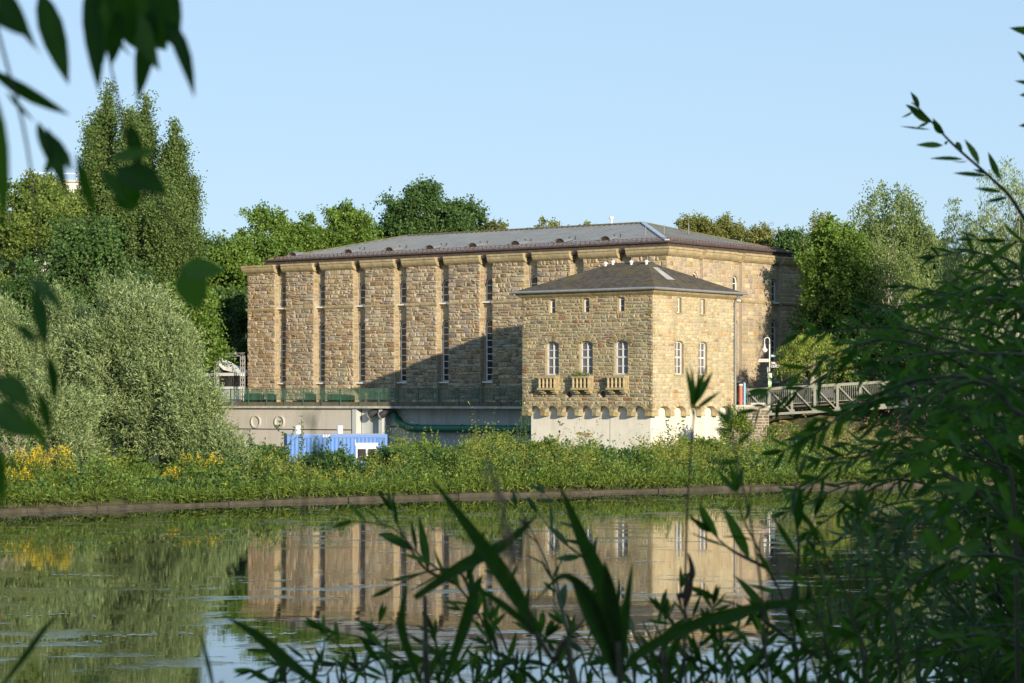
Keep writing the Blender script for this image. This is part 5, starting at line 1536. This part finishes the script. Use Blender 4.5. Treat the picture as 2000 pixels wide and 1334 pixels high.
class Plant:
    def __init__(s, name, label, cat, base, group=None, leafm='near', stemm='bark'):
        s.t = thing(name, label, cat, base, 0, group); s.b = Vector(base); s.mb = MB(); s.P = []; s.D = []; s.N = []; s.L = []; s.W = []; s.B = []; s.T = []; s.lm = leafm; s.sm = stemm
        s.R = np.random.RandomState(abs(hash(label)) % 1000 if False else len(label) * 7 + sum(map(ord, label)) % 997)
    def stem(s, pts, r0, r1, n=20):
        q = spline(pts, n); s.mb.tube(q, [r0 + (r1 - r0) * i / n for i in range(n + 1)], 6); return q
    def leaf(s, p, d, L, W, N=None, bend=None, tint=None):
        R = s.R
        s.P.append(tuple(p)); s.D.append(tuple(d)); s.L.append(L); s.W.append(W)
        s.N.append(tuple(N) if N is not None else tuple(R.normal(size=3) + np.array([0, -.7, .5])))
        s.B.append(R.normal() * .25 + .1 if bend is None else bend); s.T.append(np.clip(.45 + R.normal() * .25, 0, 1) if tint is None else tint)
    def willow(s, pts, r=.003, sp=.022, L=.085, W=.015, ang=.75, start=.15, droop=.25, n=26, tip=True):
        """a willow shoot: stem with alternate narrow leaves"""
        q = s.stem(pts, r, r * .3, n); R = s.R
        tot = sum((b - a).length for a, b in zip(q, q[1:])); d = tot * start; k = 0; acc = 0; i = 0
        while d < tot:
            while i < len(q) - 2 and acc + (q[i + 1] - q[i]).length < d: acc += (q[i + 1] - q[i]).length; i += 1
            a, b = q[i], q[i + 1]; t = (d - acc) / max((b - a).length, 1e-6); p = a + (b - a) * min(t, 1); ax = (b - a).normalized()
            h = Vector((0, 1, 0)).cross(ax)
            if h.length < .2: h = Vector((1, 0, 0))
            h.normalize(); g = ax.cross(h)
            ph = k * 2.4 + R.normal() * .4; side = h * math.cos(ph) + g * math.sin(ph) * .7
            an = ang * (.7 + .6 * R.rand()); f = d / tot
            dr = ax * math.cos(an) + side * math.sin(an) + Vector((0, 0, -droop * R.rand()))
            sz = (.75 + .4 * R.rand()) * (1 - .45 * max(0, f - .6) / .4) * min(1, .5 + f * 2)
            s.leaf(p, dr, L * sz, W * sz * (.8 + .4 * R.rand()))
            d += sp * (.6 + .8 * R.rand()); k += 1
        if tip:
            for q_ in range(3): s.leaf(q[-1], (q[-1] - q[-2]).normalized() + Vector(R.normal(size=3)) * .25, L * .5, W * .6)
        return q
    def done(s, leafname='foliage', stemname='stem'):
        if s.mb.v:
            s.mb.v = [tuple(Vector(v) - s.b) for v in s.mb.v]; s.mb.build(stemname, M[s.sm], s.t, smooth=True)
        if s.P:
            V, Fq, T = blades(np.array(s.P) - np.array(s.b), np.array(s.D), np.array(s.N), np.array(s.L), np.array(s.W), np.array(s.B), np.array(s.T))
            npmesh(leafname, V, Fq, LM[s.lm], T, s.t, smooth=True)

M['twig'] = mat('green_twig', (0.06, 0.055, 0.025), 0.7, var=0.3, scale=20)
M['palestem'] = mat('pale_grey_green_stem', (0.13, 0.15, 0.10), 0.7, var=0.2, scale=20)
M['deadleaf'] = mat('withered_leaf', (0.05, 0.03, 0.018), 0.8, var=0.4, scale=30)

# --- branch hanging into the top left corner, close to the lens
hb = at(-150, -500, 1.75)
hbz = 6.0
br = Plant('overhanging_branch', 'blurred dark leafy branch hanging into the top left corner of the view', 'branch', (hb.x - .5, 1.75, 4.6), leafm='near', stemm='twig')
def px3(l, D): return [at(a, b, D + (c[0] if c else 0)) for a, b, *c in l]
br.stem(px3([(-900, -700), (-300, -320), (60, -90), (240, -40), (330, 20)], 1.75), .0025, .0012)
br.stem(px3([(-300, -320), (-60, -60), (20, 150), (60, 330), (80, 560), (60, 760)], 1.6), .0014, .0006)
br.stem(px3([(60, -90), (190, -20), (215, 120), (255, 300), (300, 380), (380, 500)], 1.9), .0012, .0005)
def pleaf(x0, y0, x1, y1, wpx, D, bend=.1, tint=None, plant=br, face=.8):
    a = at(x0, y0, D); b = at(x1, y1, D + U(-.05, .05)); L = (b - a).length
    plant.leaf(a, b - a, L * 1.03, wpx * D / F, (U(-.5, .5), -face, U(-.3, .5)), bend, tint)
for a in ((78, -20, 132, 160, 50, 1.7, .05), (170, -30, 192, 175, 42, 1.7, .0), (205, -10, 196, 150, 30, 1.75, .2), (225, -30, 262, 90, 52, 1.7, .15), (258, -40, 318, 92, 72, 1.75, .1), (300, -40, 350, 60, 62, 1.7, .1),
          (300, 10, 268, 192, 40, 1.75, .2), (322, 30, 393, 150, 34, 1.7, .35), (196, -50, 240, 60, 70, 1.8, .1), (170, -60, 250, 20, 90, 1.85, .1), (215, -70, 330, 10, 100, 1.85, .1), (245, 30, 284, 110, 50, 1.85, .1), (270, 30, 330, 100, 50, 1.8, .1), (186, 30, 206, 110, 30, 1.75, .1), (120, 290, 138, 330, 20, 1.7, .1), (84, 262, 132, 300, 26, 1.7, .1), (196, 330, 250, 395, 34, 1.8, .1), (60, 60, 72, 110, 10, 1.7, .1), (240, -60, 300, 40, 90, 1.8, .1), (280, -50, 345, 40, 80, 1.85, .1), (310, 0, 336, 88, 50, 1.8, .2), (262, 20, 300, 130, 46, 1.75, .15), (180, -40, 214, 40, 60, 1.8, 0), (290, 70, 306, 112, 24, 1.75, .2), (330, 50, 352, 96, 30, 1.75, .3), (228, 60, 250, 120, 26, 1.8, .2), (235, 20, 214, 130, 36, 1.7, .2), (-20, -10, 44, 60, 60, 1.55, .3), (20, -15, 56, 90, 26, 1.6, .2),
          (-25, 130, 138, 238, 34, 1.7, .12), (-6, 190, 8, 440, 34, 1.45, .0), (12, 180, 62, 235, 10, 1.7, .2), (74, 238, 98, 318, 22, 1.7, .1), (92, 250, 128, 375, 30, 1.7, .1), (105, 300, 84, 352, 16, 1.75, .1),
          (150, 300, 186, 438, 24, 1.65, .3), (228, 330, 322, 372, 66, 1.9, .1), (236, 348, 262, 418, 56, 1.9, .1), (252, 240, 276, 330, 30, 1.9, .1), (215, 310, 300, 290, 26, 1.9, .15),
          (352, 524, 440, 530, 44, 1.95, .0, .95), (356, 522, 392, 606, 66, 1.95, .1, .95), (60, 545, 122, 590, 28, 1.55, .2), (66, 560, 92, 680, 34, 1.5, .1), (30, 640, 78, 668, 30, 1.5, .1), (92, 690, 120, 800, 26, 1.5, .2),
          (70, 760, 112, 862, 28, 1.5, .2), (-5, 735, 60, 790, 52, 1.4, .2), (-10, 790, 60, 850, 60, 1.4, .1), (-4, 860, 4, 1000, 26, 1.4, .0), (45, 800, 118, 905, 20, 1.5, .2)):
    pleaf(*a)
br.done(stemname='twig')

# blurred twig tips that drift in front of the container and the bank
tw2 = Plant('overhanging_twig', 'very blurred thin twig with small leaves in front of the blue container', 'twig', tuple(at(600, 300, 1.5)), leafm='near', stemm='twig')
tw2.stem(px3([(700, -900), (640, 0)], 1.3), .001, .0006) if False else None
tw2.stem(px3([(560, 1500), (590, 1050), (615, 830), (628, 770)], 1.5), .0008, .0004)
for a in ((600, 800, 612, 850, 13, .95, .1, .8), (640, 850, 606, 900, 12, .95, .1), (604, 860, 640, 905, 13, .95, .1), (690, 770, 715, 800, 8, .9)): pleaf(*a, plant=tw2)
tw2.done(stemname='twig')

# --- willow twig against the sky at the right, and the dark willow below it
GW = 'dark willow shoots at the right edge'
wt = Plant('willow_branch', 'single willow twig with narrow leaves standing out against the sky at the right', 'branch', tuple(at(2150, 1200, 5.0)), GW, stemm='twig')
wt.stem(px3([(2140, 760), (2070, 560), (1985, 402), (1940, 352), (1870, 290), (1838, 258), (1795, 212), (1780, 200)], 5.0), .005, .0012, 30)
for a in ((1795, 212, 1781, 180, 13, 5), (1800, 222, 1768, 204, 10, 5), (1817, 240, 1772, 206, 16, 5), (1783, 217, 1760, 233, 7, 5), (1815, 238, 1790, 250, 6, 5), (1817, 253, 1757, 247, 4, 5), (1840, 262, 1822, 236, 15, 5, .3),
          (1845, 268, 1830, 238, 8, 5, .2), (1842, 284, 1791, 282, 12, 5), (1852, 276, 1842, 283, 6, 5), (1880, 298, 1861, 270, 13, 5, .3), (1881, 311, 1819, 307, 9, 5), (1890, 315, 1856, 318, 5, 5), (1912, 322, 1886, 269, 17, 5),
          (1927, 344, 1862, 336, 10, 5), (1930, 340, 1900, 330, 7, 5), (1955, 375, 1905, 367, 9, 5), (1953, 350, 1928, 296, 13, 5, .3), (1968, 385, 1925, 395, 8, 5)): pleaf(*a, plant=wt)
wt.willow(px3([(2120, 500), (2040, 480), (1970, 470), (1905, 468)], 5.1), .003, .020, .09, .015)
wt.willow(px3([(2150, 640), (2060, 560), (1980, 545), (1900, 560), (1850, 585)], 4.8), .003, .020, .10, .016)
wt.done(stemname='twig')
we = Plant('willow_branch', 'willow twig whose leaf tips just enter at the upper right corner', 'branch', tuple(at(2300, 900, 4.6)), GW, stemm='twig')
we.stem(px3([(2250, 700), (2120, 350), (2050, 150), (2030, -20)], 4.6), .004, .001)
for a in ((2040, 68, 1972, 54, 18, 4.6), (2040, 150, 1985, 98, 14, 4.6), (2038, 170, 1980, 155, 12, 4.6), (2045, 185, 1990, 185, 16, 4.6), (2060, 240, 1988, 246, 18, 4.6), (2030, 10, 2000, -40, 14, 4.6), (2050, 120, 1995, 118, 10, 4.6)): pleaf(*a, plant=we)
we.done(stemname='twig')

def right_mass(label, base_px, D, seed, specs, L=.095, W=.017, sp=.02, leafm='near'):
    R = random.Random(seed); b = at(base_px, 1334, D); b.z = ground_z(b.x, b.y)
    p = Plant('willow_shrub', label, 'shrub', tuple(b), GW, leafm=leafm, stemm='twig')
    for (x0, y0, x1, y1) in specs:
        d0 = D + R.uniform(-.5, .5); k = R.uniform(-.25, .25)
        xm = (x0 + x1) / 2; ym = (y0 + y1) / 2 - abs(x1 - x0) * R.uniform(.05, .28)
        pts = [b + Vector((R.uniform(-.1, .1), R.uniform(-.1, .1), 0)), at((x0 + base_px) / 2 + 30, max(y0 + 200, 1100), d0), at(x0, y0, d0), at(xm, ym, d0 + k * .5), at(x1, y1, d0 + k)]
        p.willow(pts, .005, sp, L, W, start=.42, n=34)
    p.done(stemname='branches')
RR = random.Random(5)
def fan(n, xr0, yr0, dx, dy):
    out = []
    for _ in range(n):
        x0 = RR.uniform(*xr0); y0 = RR.uniform(*yr0); out.append((x0, y0, x0 - RR.uniform(*dx), y0 + RR.uniform(*dy)))
    return out
right_mass('dark blurred willow shrub nearest the lens along the right edge', 2120, 4.2, 1, fan(11, (1960, 2120), (640, 1300), (150, 420), (-60, 90)), L=.085, W=.017, sp=.018)
right_mass('dark willow shrub filling the lower right corner', 2050, 5.6, 2, fan(24, (1850, 2100), (720, 1380), (150, 380), (-90, 110)), L=.10, W=.018, sp=.020)
right_mass('willow shrub reaching left in front of the footbridge', 2080, 5.2, 3, [(2000, 760, 1560, 650), (1980, 800, 1500, 760), (1960, 860, 1480, 800), (2000, 900, 1530, 880), (1990, 940, 1560, 960), (1950, 1000, 1600, 900), (2010, 700, 1700, 600), (2020, 640, 1760, 560), (2000, 720, 1640, 700), (1990, 820, 1600, 820), (2000, 880, 1700, 830), (2010, 960, 1680, 1000), (2010, 580, 1830, 500), (2000, 800, 1760, 740)], L=.10, W=.018, sp=.017)
right_mass('paler willow shrub behind the dark ones in the lower right', 2000, 7.0, 4, fan(28, (1820, 2080), (820, 1360), (120, 360), (-140, 60)), L=.10, W=.017, sp=.022, leafm='nearlit')
right_mass('upright willow shrub at the right edge under the sky twig', 2140, 6.2, 6, fan(19, (1990, 2110), (480, 900), (60, 300), (-60, 90)), L=.11, W=.019, sp=.018)
# broad-leaved plant among the willows
bl = Plant('elder_shrub', 'shrub with broader bright green leaves among the dark willows at the right', 'shrub', tuple(at(1990, 1334, 4.4)), None, stemm='twig')
bl.stem([Vector((at(1990, 1334, 4.4).x, 4.4, 2.0))] + px3([(1985, 1100), (1950, 900), (1900, 840)], 4.4), .006, .002)
for _ in range(46):
    x = RR.uniform(1800, 2010); y = RR.uniform(800, 1120); pleaf(x, y, x + RR.uniform(-58, 35), y + RR.uniform(5, 55), RR.uniform(20, 34), 4.4 + RR.uniform(-.3, .3), .2, RR.uniform(.3, .9), plant=bl)
bl.done()

# --- the sprigs at the bottom
GSP = 'willow shoots rising from the near bank'
def sprig(label, D, paths, L=.09, W=.014, sp=.03, leafm='near', stemm='twig', r=.0035, droop=.15, ang=.7, start=.3):
    b = at(paths[0][0][0], 1334, D); b.z = ground_z(b.x, b.y)
    p = Plant('willow_sapling', label, 'shrub', tuple(b), GSP, leafm=leafm, stemm=stemm)
    for path in paths:
        pts = px3(path, D); pts = to_ground(pts) if path[0][1] > 1300 else pts
        n = 30; fr_ = start
        if path[0][1] > 1300:  # part below the view carries few leaves
            fr_ = max(start, .42)
        p.willow(pts, r, sp, L, W, ang=ang, start=fr_, n=n, droop=droop)
    p.done()
sprig('willow shoot bending left over the reflected facade, with spread narrow leaves', 4.2, [[(980, 1345), (950, 1230), (890, 1140), (820, 1085), (765, 1030), (690, 1018)], [(890, 1140), (830, 1110), (790, 1050), (765, 1000)], [(930, 1200), (900, 1120), (840, 1115), (770, 1145)]], L=.095, W=.014, sp=.04)
sprig('pale silvery willow shoot rising to the middle of the water', 4.6, [[(1275, 1345), (1230, 1225), (1180, 1130), (1120, 1020), (1065, 965)], [(1200, 1170), (1150, 1100), (1090, 1050), (1050, 1000)]], L=.075, W=.014, sp=.035, leafm='nearlit', stemm='palestem')
sprig('second pale silvery shoot leaning left below the tower', 4.4, [[(1150, 1345), (1110, 1240), (1075, 1120), (1040, 1040), (1010, 990)], [(1110, 1240), (1090, 1150), (1085, 1080)]], L=.07, W=.014, sp=.035, leafm='nearlit', stemm='palestem')
sprig('tall dark willow shoot crossing the reflected tower edge', 4.0, [[(1560, 1345), (1540, 1200), (1490, 1090), (1450, 1010), (1440, 960)], [(1540, 1200), (1560, 1080), (1550, 980), (1560, 930)], [(1500, 1110), (1430, 1075), (1390, 1040)], [(1545, 1250), (1460, 1190), (1400, 1170)]], L=.10, W=.017, sp=.034)
sprig('dense dark willow shoots in the lower right of the water', 3.8, [[(1620, 1345), (1600, 1210), (1570, 1100), (1590, 1010)], [(1690, 1345), (1670, 1230), (1640, 1130), (1600, 1060)], [(1600, 1345), (1510, 1260), (1440, 1230)], [(1760, 1345), (1740, 1200), (1720, 1080), (1690, 1000)], [(1500, 1345), (1480, 1270), (1400, 1240)], [(1640, 1345), (1560, 1290), (1480, 1300)]], L=.095, W=.017, sp=.024)
sprig('low leafy willow shoots along the bottom left of the reeds', 4.2, [[(840, 1345), (800, 1300), (720, 1250), (650, 1235)], [(760, 1350), (690, 1310), (600, 1290), (500, 1310)], [(900, 1345), (860, 1280), (800, 1240), (740, 1230)], [(680, 1350), (630, 1320), (560, 1330)], [(960, 1345), (960, 1260), (930, 1190), (920, 1140)], [(560, 1360), (540, 1330), (500, 1345)]], L=.085, W=.015, sp=.026)
sprig('leafy willow shoots behind the reeds at the bottom middle', 4.6, [[(1010, 1345), (990, 1270), (960, 1210), (900, 1190)], [(1060, 1345), (1050, 1250), (1010, 1170), (980, 1130)], [(1100, 1345), (1090, 1280), (1140, 1210), (1160, 1170)], [(1180, 1345), (1150, 1260), (1100, 1220)], [(1020, 1345), (960, 1300), (880, 1290)], [(1130, 1345), (1060, 1300), (1000, 1290)], [(940, 1345), (880, 1320), (810, 1310)]], L=.085, W=.015, sp=.024)
sprig('leafy willow shoots right of the reeds at the bottom', 4.4, [[(1290, 1345), (1300, 1270), (1330, 1220), (1390, 1190)], [(1350, 1345), (1360, 1270), (1340, 1200), (1330, 1150)], [(1400, 1345), (1400, 1280), (1440, 1230), (1500, 1210)], [(1240, 1345), (1270, 1280), (1290, 1200)], [(1330, 1345), (1390, 1300), (1450, 1290)], [(1440, 1345), (1400, 1310), (1330, 1300)], [(1300, 1345), (1250, 1300), (1200, 1290)]], L=.085, W=.015, sp=.024)
sprig('thick dark willow shoots crowding the bottom edge right of the middle', 4.0, [[(1240 + 45 * k, 1350), (1245 + 45 * k + (k % 3 - 1) * 20, 1290), (1230 + 46 * k + (k % 2) * 50 - 25, 1225 - 14 * (k % 4))] for k in range(12)], L=.08, W=.016, sp=.017)
sprig('thick dark willow shoots crowding the bottom edge left of the middle', 4.3, [[(560 + 52 * k, 1352), (575 + 52 * k + (k % 3 - 1) * 25, 1310), (560 + 54 * k + (k % 2) * 60 - 40, 1262 - 16 * (k % 4))] for k in range(12)], L=.08, W=.015, sp=.018)
sprig('fresh green willow shoots standing left of the dark shrubs', 4.9, [[(1640 + 40 * k, 1350), (1620 + 40 * k, 1200), (1590 + 44 * k + (k % 2) * 30, 1080 - 40 * (k % 3))] for k in range(8)], L=.095, W=.017, sp=.022, leafm='nearlit')
# tall thin stem whose tip stands before the tower
ts = Plant('willow_sapling', 'tall thin dark stem with a leafy tip standing before the right face of the tower', 'shrub', (at(1345, 1334, 3.6).x, 3.6, ground_z(.2, 3.6)), GSP, leafm='near', stemm='twig')
ts.stem(to_ground(px3([(1340, 1345), (1338, 1180), (1342, 1000), (1350, 870), (1357, 800)], 3.6)), .003, .0012, 30)
for a in ((1357, 800, 1341, 716, 11, 3.6), (1358, 795, 1368, 722, 9, 3.6), (1358, 790, 1392, 722, 13, 3.6, .1), (1358, 800, 1406, 764, 9, 3.6), (1357, 790, 1352, 705, 9, 3.6), (1356, 820, 1344, 760, 5, 3.6), (1360, 783, 1377, 716, 10, 3.6)): pleaf(*a, plant=ts)
ts.done()
dl_ = MB(); b_ = Vector(ts.b)
q = spline(px3([(1338, 1190), (1345, 1150), (1352, 1115), (1344, 1080)], 3.6), 10); dl_.tube([p - b_ for p in q], [.001, .004, .006, .007, .006, .004, .006, .005, .004, .003, .001], 6)
q = spline(px3([(1340, 1170), (1325, 1160), (1332, 1190)], 3.6), 6); dl_.tube([p - b_ for p in q], [.001, .004, .005, .004, .003, .002, .001], 5)
dl_.build('withered_leaf', M['deadleaf'], ts.t)
s2 = Plant('willow_sapling', 'short blurred shoot tip with three leaves at the lower right corner of the tower base', 'shrub', (at(1440, 1334, 3.0).x, 3.0, ground_z(.2, 3.0)), GSP, stemm='twig')
s2.stem(to_ground(px3([(1500, 1345), (1480, 1100), (1440, 900), (1425, 830)], 3.0)), .003, .001, 24)
for a in ((1426, 828, 1400, 800, 14, 3), (1426, 828, 1420, 782, 15, 3), (1430, 840, 1392, 838, 8, 3), (1440, 870, 1470, 838, 9, 3), (1445, 900, 1400, 905, 12, 3)): pleaf(*a, plant=s2)
s2.done()

# --- reeds
def ribbon(mb, pts, w, n=26, shape=None, tw=0.0):
    """a reed blade: keeled ribbon of changing width"""
    q = spline(pts, n); i0 = len(mb.v)
    for k, p in enumerate(q):
        a = q[max(0, k - 1)]; b = q[min(n, k + 1)]; d = (b - a).normalized(); t = k / n
        view = Vector((math.sin(tw * t), -1, .25)).normalized(); s_ = d.cross(view).normalized(); nn = s_.cross(d)
        ww = w * (min(1, .45 + 1.6 * t) * (1 - max(0, (t - .45) / .55) ** 1.5)) if shape is None else w * shape(t)
        for o, z in ((-.5, .12), (0, -.06), (.5, .12)):
            mb.v.append(tuple(p + s_ * ww * o + nn * ww * z)); mb.c.append((1, 1, 1))
    for k in range(n):
        for j in (0, 1):
            a = i0 + k * 3 + j; mb.f.append((a, a + 1, a + 4, a + 3))
def blade_px(t, path, wpx, D, m='reed', tw=0.0, shape=None):
    mb = MB(); pts = px3(path, D); ribbon(mb, pts, wpx * D / F, tw=tw, shape=shape)
    mb.v = [tuple(Vector(v) - t.location) for v in mb.v]
    o = mb.build('blade', LM[m], t, smooth=True)
    a = o.data.attributes.new('v', 'FLOAT', 'POINT'); a.data.foreach_set('value', np.clip(.5 + RS.normal(size=len(mb.v)) * .12, 0, 1).astype(np.float32))
    return o
def reed(label, px, D, stem, bl_):
    g = at(px, 1334, D); g.z = ground_z(g.x, g.y)
    t = thing('reed', label, 'reed', tuple(g), 0, 'reeds on the near bank')
    mb = MB(); pts = to_ground(px3(stem, D)); mb.tube(spline(pts, 20), [.006 - .003 * k / 20 for k in range(21)], 7)
    mb.v = [tuple(Vector(v) - g) for v in mb.v]; mb.build('stem', M['twig'], t, smooth=True)
    for b in bl_: blade_px(t, *b[:2], D + (b[2] if len(b) > 2 else 0), *(b[3:] if len(b) > 3 else ()))
reed('large reed with broad blades fanning out at the bottom middle', 1208, 3.0, [(1212, 1350), (1208, 1290), (1206, 1260)],
     [([(1212, 1310), (1190, 1180), (1140, 1060), (1088, 935)], 36), ([(1208, 1320), (1180, 1240), (1140, 1160), (1112, 1118)], 46), ([(1214, 1310), (1222, 1200), (1236, 1092)], 18),
      ([(1216, 1312), (1262, 1268), (1400, 1205), (1560, 1176), (1600, 1180)], 24), ([(1206, 1300), (1195, 1180), (1180, 1090)], 30), ([(1210, 1330), (1190, 1260), (1150, 1170), (1100, 1125), (1040, 1180)], 20)])
reed('long reed blade slanting up left across the water in front of the facade', 1060, 2.8, [(1120, 1350), (1080, 1290), (1045, 1235)],
     [([(1050, 1240), (1000, 1150), (930, 1050), (838, 928)], 34), ([(1050, 1240), (980, 1180), (900, 1130)], 16)])
reed('reed with a brownish blade reaching right and a torn tip', 800, 3.1, [(835, 1350), (832, 1260), (830, 1165)],
     [([(826, 1345), (790, 1250), (785, 1200), (797, 1130)], 18), ([(810, 1168), (900, 1108), (990, 1060), (1055, 1000)], 26), ([(865, 1345), (905, 1230), (930, 1150), (945, 1120)], 24)])
reed('reed blade slanting in at the bottom left of the shoots', 560, 2.9, [(760, 1440), (700, 1390), (640, 1350)], [([(640, 1350), (560, 1290), (500, 1240), (438, 1202)], 24)])
reed('thin faint blade at the bottom left of the water', 405, 2.4, [(440, 1450), (425, 1390), (418, 1350)], [([(418, 1350), (405, 1290), (386, 1222)], 9)])
reed('thin dark blade crossing the bottom left corner', 40, 2.2, [(-30, 1420), (-15, 1380), (0, 1345)], [([(0, 1345), (50, 1280), (90, 1225), (120, 1195)], 13)])
reed('narrow upright reed blades between the shoots at the bottom right', 1290, 3.6, [(1300, 1350), (1300, 1300), (1300, 1280)], [([(1300, 1345), (1320, 1260), (1350, 1210)], 14), ([(1296, 1345), (1270, 1270), (1240, 1230)], 12)])
# dry feathery reed head, blurred
fh = Plant('reed_plume', 'blurred greyish dry reed plume drooping over the reflected facade', 'reed', tuple(at(1010, 1334, 2.4)), None, leafm='dry', stemm='deadleaf')
fh.stem([Vector((at(1040, 1334, 2.4).x, 2.4, 2.0))] + px3([(1035, 1250), (1010, 1120), (985, 1000), (950, 880)], 2.4), .0015, .0006)
for _ in range(60):
    t = RR.random(); x = 1008 - 55 * t; y = 1090 - 200 * t; pleaf(x, y, x + RR.uniform(-22, 22), y + RR.uniform(20, 60), 2.2, 2.4, .1, RR.uniform(0, .3), plant=fh)
fh.done(leafname='plume')

# --- the trees behind the photographer that keep the near plants in shade
for k, (dx, dy, h, rx, lab) in enumerate(((4.2, -9.5, 11, 4.6, 'dense tree on the near bank just behind the viewpoint'), (9.5, -13, 13, 5.5, 'dense tree on the near bank farther right behind the viewpoint'), (-2.0, -12, 11, 5.0, 'dense tree on the near bank left behind the viewpoint'))):
    tree('near_bank_tree', lab, 'tree', dx, dy, h, rx, .3, 'dark', nclump=420, nsh=14, nl=14, leaf=.42, group='trees on the near bank behind the viewpoint', seed=200 + k, cl=1.6, surf=.3)
